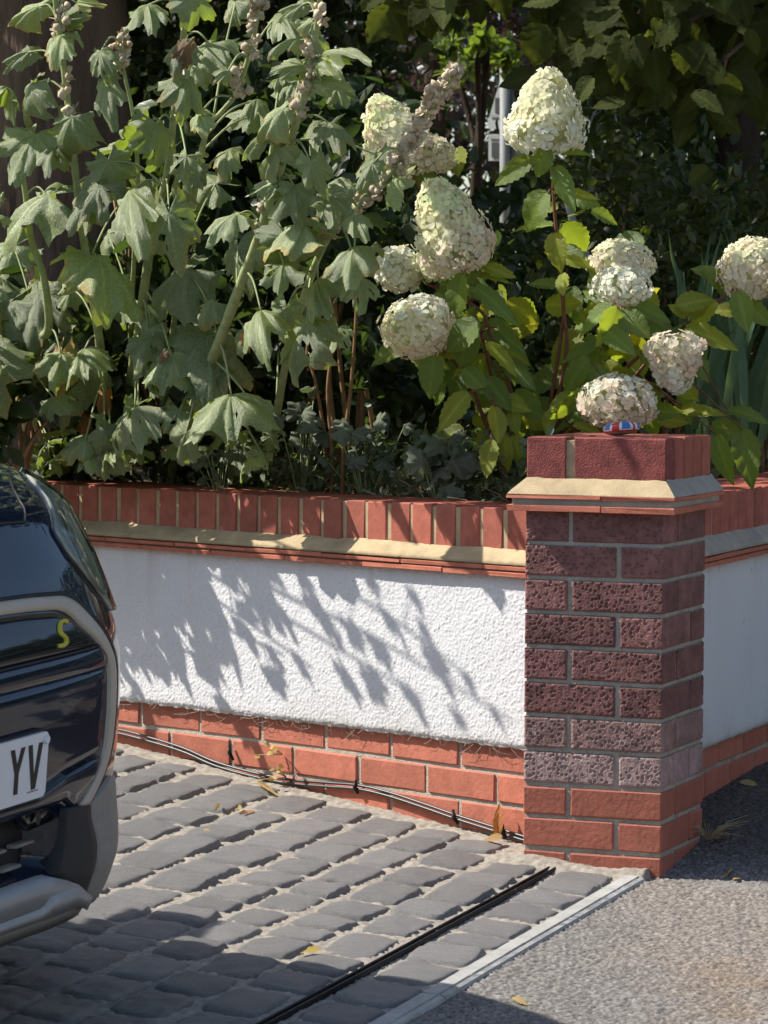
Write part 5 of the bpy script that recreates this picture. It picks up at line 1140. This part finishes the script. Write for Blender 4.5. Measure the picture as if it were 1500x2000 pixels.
# two black cables clipped along the foot of the wall
CP_ = [(-160, 1410), (60, 1412), (180, 1418), (236, 1426), (300, 1443), (360, 1462), (420, 1488), (490, 1508), (560, 1522), (640, 1529), (700, 1534), (760, 1548), (830, 1571), (890, 1592), (950, 1611), (1010, 1630), (1050, 1642)]
for k in (0, 1):
    P = spline([wp(x, y+k*7.5, .010+.002*k) for x, y in CP_], 8)
    solo('cable', *tube(P, .0036, 8), M['cableplastic'], ['upper of two black cables clipped along the wall foot', 'lower of two black cables clipped along the wall foot'][k], 'cable', group='cables along the wall')
for i, (x, y, dx, dy, L) in enumerate([(452, 1470, 4, 22, 30), (697, 1537, 2, 0, 26), (890, 1596, 5, -4, 28), (985, 1624, 3, -2, 26)]):
    c = wp(x, y, .014); m_ = MB(); P0 = wp(x-dx, y-L/2, .010); P1 = wp(x+dx, y+L/2, .012)
    m_.add(*tube([P0, P0*.5+P1*.5+WN*.007, P1], [.0035, .0055, .0035], 6)); V, F = m_.get()
    solo('cable_clip', V, F, M['blackplastic'], ['black clip left hanging above the cables in a brick joint', 'black clip on the cables at the middle of the wall', 'black clip on the cables near the pillar', 'black clip on the cables beside the dead leaf'][i], 'clip', group='cable clips')

M['deadtan'] = leaf_material('dead_tan_leaf', (.42, .27, .11), (.5, .3, .08), tfac=.3, objvar=.1, attr=False)
def litter(name, P0, P1, w, mat, label, cat='leaf', seed=0, face=None):
    r2 = random.Random(seed); P0 = np.asarray(P0); P1 = np.asarray(P1); t = P1-P0; L = np.linalg.norm(t); t /= L
    n = nrm(np.array([r2.gauss(0, .5), r2.gauss(-.4, .4), 1])) if face is None else nrm(face); n = nrm(n-t*(n@t)); X = np.cross(t, n)
    me = random.choice(OL).copy(); me.name = name; me.materials.clear(); me.materials.append(M[mat])
    if 'col' in me.color_attributes: pass
    o = link(name, me, mat4=basis(P0, X, t, n, (w*1.4, L, L*.9))); tag(o, label, cat); return o
litter('dead_leaf', wp(972, 1632, .03), wp(974, 1570, .03), .026, 'deadleaf', 'orange dead leaf standing against the wall beside the pillar', seed=1, face=-cf+SUN*.3)
litter('dead_leaf', wp(980, 1636, .05), wp(946, 1634, .07), .030, 'deadtan', 'curled tan dead leaf lying at the foot of the orange leaf', seed=2, face=-cf*.6+cu+SUN*.4)
def gl(x, y, dz=.004): 
    n = np.array([.07, -.03, 1.]); d = ray(x, y); t = (-.045+dz-n@CAMP)/(n@d); return CAMP+d*t
def pl_(x, y, dz=.006):
    t0 = 7.0; d = ray(x, y)
    for t in np.linspace(5.5, 10, 2000):
        p = CAMP+d*t
        if p[2] <= pz(p[0], p[1])+dz: return p
    return p
for i, (a, b, w, mt, lab) in enumerate([((462, 1583), (470, 1572), .012, 'strawleaf', 'small round yellow leaf on the setts'), ((472, 1588), (497, 1580), .014, 'deadleaf', 'reddish leaf scrap on the setts by the round yellow leaf'), ((430, 1572), (420, 1580), .010, 'strawleaf', 'pale scrap in a sett joint left of the yellow leaf'),
    ((398, 1620), (412, 1622), .010, 'strawleaf', 'white petal scrap lying on a sett'), ((590, 1862), (625, 1850), .018, 'strawleaf', 'dry yellow leaf in a joint at the shadow edge'), ((505, 1530), (540, 1550), .012, 'strawleaf', 'pale dry scrap in the joint under the sprig'), ((890, 1932), (886, 1930), .008, 'deadleaf', 'tiny orange scrap on the asphalt by the edging')]):
    litter('leaf_scrap', gl(*a), gl(*b), w, mt, lab, 'leaf scrap', 30+i)
for i, (a, b, w, mt, lab) in enumerate([((1418, 1712), (1428, 1688), .016, 'strawleaf', 'upright tan leaf on the shaded asphalt right of the pillar'), ((1400, 1640), (1418, 1630), .018, 'deadleaf', 'brown leaf by the grass tuft'), ((1445, 1528), (1480, 1530), .022, 'strawleaf', 'dry leaf at the foot of the return wall'), ((1432, 1718), (1450, 1712), .012, 'strawleaf', 'light scrap under the upright tan leaf'), ((1000, 1950), (1030, 1958), .012, 'strawleaf', 'straw scrap on the sunlit asphalt')]):
    litter('leaf_scrap', pl_(*a), pl_(*b), w, mt, lab, 'leaf scrap', 50+i)
# weed sprigs on the wall foot
for i, (x, y, n) in enumerate([(545, 1512, 9), (538, 1468, 6)]):
    c = wp(x, y, .02); t = empty('weed_sprig', ['yellow weed sprig over the cables at the wall foot', 'smaller yellow weed sprig on the brick above'][i], 'weed', c, group='yellow weed sprigs')
    for k in range(n):
        p = c-WD*random.uniform(-.03, .04)+WN*random.uniform(.0, .05)+np.array([0, 0, random.uniform(-.012, .022)]); d = np.array([random.gauss(0, 1), random.gauss(0, 1), random.gauss(0, .8)])
        me = random.choice(OL); o = leaf_obj([me], t, p, p+nrm(d)*.016, .020); o.data = o.data.copy(); o.data.materials.clear(); o.data.materials.append(M['strawleaf'])
        part('stalk', *tube([wp(x+14, y+6, .004), p], [.0012, .001], 4), M['straw'], t)
M['strand'] = material('grey_strand', (.36, .32, .26), .9, .25, 60)
# dry strands and cobwebs under the roughcast
m_ = MB(); r_ = np.random.default_rng(3)
for k in range(80):
    s = r_.uniform(.02, 1.5); b = WO+WD*s+np.array([0, 0, .2043+r_.uniform(-.004, .004)])+WN*r_.uniform(.003, .018); L = r_.uniform(.008, .05)*(1.4 if r_.random() < .2 else 1)
    e = b+WD*r_.normal(0, .8)*L+np.array([0, 0, -L*r_.uniform(.1, .8)]); m_.add(*tube([b, (b+e)/2+np.array([0, 0, -.004])+WN*.004, e], [.0006, .0005, .0004], 3, False))
V, F = m_.get(); solo('dry_strands', V, F, M['strand'], 'dry strands and cobwebs hanging under the roughcast edge', 'dry strands', kind='stuff')
# grass tuft by the return wall
gt = pl_(1382, 1640); t = empty('grass_tuft', 'dry grass tuft growing at the pillar back corner', 'grass tuft', gt)
for k in range(26):
    a = random.uniform(-.5, 2.2); L = random.uniform(.03, .11); e = gt+np.array([math.cos(a)*L, -math.sin(a)*L*.7, L*random.uniform(.15, .8)])
    part('blade', *tube([gt, (gt+e)/2+[0, 0, .012], e], [.0012, .001, .0005], 4, False), M['straw'], t)
# sand grains spilt over the setts
r_ = np.random.default_rng(8); m = 2600; x = r_.uniform(-1.9, -.08, m); y = r_.uniform(-2.2, .7, m); ok = y < ywall(x)-.01; x, y = x[ok], y[ok]
near = np.exp(-np.abs(ywall(x)-y)/.15)+.25; ok = r_.random(len(x)) < near; x, y = x[ok], y[ok]
s = r_.uniform(.001, .0026, len(x)); tet = np.array([(1, 0, 0), (-.5, .87, 0), (-.5, -.87, 0), (0, 0, 1.2)])
V = np.stack([x, y, gz(x, y)+.001], -1)[:, None]+tet[None]*s[:, None, None]; F = (np.arange(len(x))[:, None, None]*4+np.array([(0, 1, 3), (1, 2, 3), (2, 0, 3)])[None]).reshape(-1, 3)
solo('sand_grains', V.reshape(-1, 3), F, M['sand'], 'loose sand grains scattered over the setts', 'sand', False, kind='stuff')

# ------------------------------------------------------------------ across the street (seen only in reflections)
def hedge(name, label, x0, x1, y0, y1, z0, z1, n, leaf, mat, seed):
    r_ = np.random.default_rng(seed); P = np.stack([r_.uniform(x0, x1, n), r_.uniform(y0, y1, n), r_.uniform(z0, z1, n)], -1)
    v, f, c_ = cloud(P, leaf, seed); solo(name, v, f, M[mat], label, 'hedge', False, kind='stuff', col=c_)
sheet('far_pavement', np.linspace(9.5, 40, 6), np.linspace(-60, 60, 10), lambda x, y: x*0-.12, M['asphalt_far'])
hedge('street_hedge', 'leafy hedge along the other side of the street', 11.5, 12.6, -22, 14, -.1, 1.5, 7000, .26, 'dark', 96)
hedge('street_end_hedge', 'tall hedge at the end of the street', -3, 14, 17, 18.5, -.3, 6.5, 15000, .34, 'dark', 98)

# two plain houses opposite
M['houser'] = material('pale_house_render', (.62, .56, .47), .9, .1, 2, .3, 60, .003)
M['slate'] = material('grey_slate', (.10, .095, .09), .8, .3, 6)
for i, (y0, y1, lab) in enumerate([(-9, -1.5, 'pale rendered house across the street to the south'), (.5, 9, 'pale rendered house across the street opposite the pillar')]):
    h = empty('house', lab, 'house', (19, (y0+y1)/2, -.12), group='houses across the street'); x0, x1 = 16.5, 24
    m_ = MB(); m_.box((x0, y0, -.2), (x1, y1, 5.6)); part('wall', *m_.get(), M['houser'], h, smooth=False)
    xm = (x0+x1)/2; V = [(x0-.4, y0-.3, 5.55), (x1+.4, y0-.3, 5.55), (xm, y0-.3, 8.2), (x0-.4, y1+.3, 5.55), (x1+.4, y1+.3, 5.55), (xm, y1+.3, 8.2)]
    part('roof', V, [(0, 2, 1), (3, 4, 5), (0, 3, 5, 2), (1, 2, 5, 4), (0, 1, 4, 3)], M['slate'], h, smooth=False)
    for z in (.9, 3.3):
        for q in (.2, .78):
            yc = y0+(y1-y0)*q; m_ = MB(); m_.box((x0-.03, yc-.75, z), (x0+.05, yc+.75, z+1.3)); w = part('window', *m_.get(), M['plate'], h, smooth=False)
            m_ = MB(); m_.box((x0-.05, yc-.66, z+.08), (x0-.031, yc-.03, z+1.22)); m_.box((x0-.05, yc+.03, z+.08), (x0-.031, yc+.66, z+1.22)); part('pane', *m_.get(), M['glassd'], w, smooth=False)
    yc = y0+(y1-y0)*.5; m_ = MB(); m_.box((x0-.04, yc-.45, -.1), (x0+.05, yc+.45, 2.0)); part('door', *m_.get(), M['redstem'], h, smooth=False)
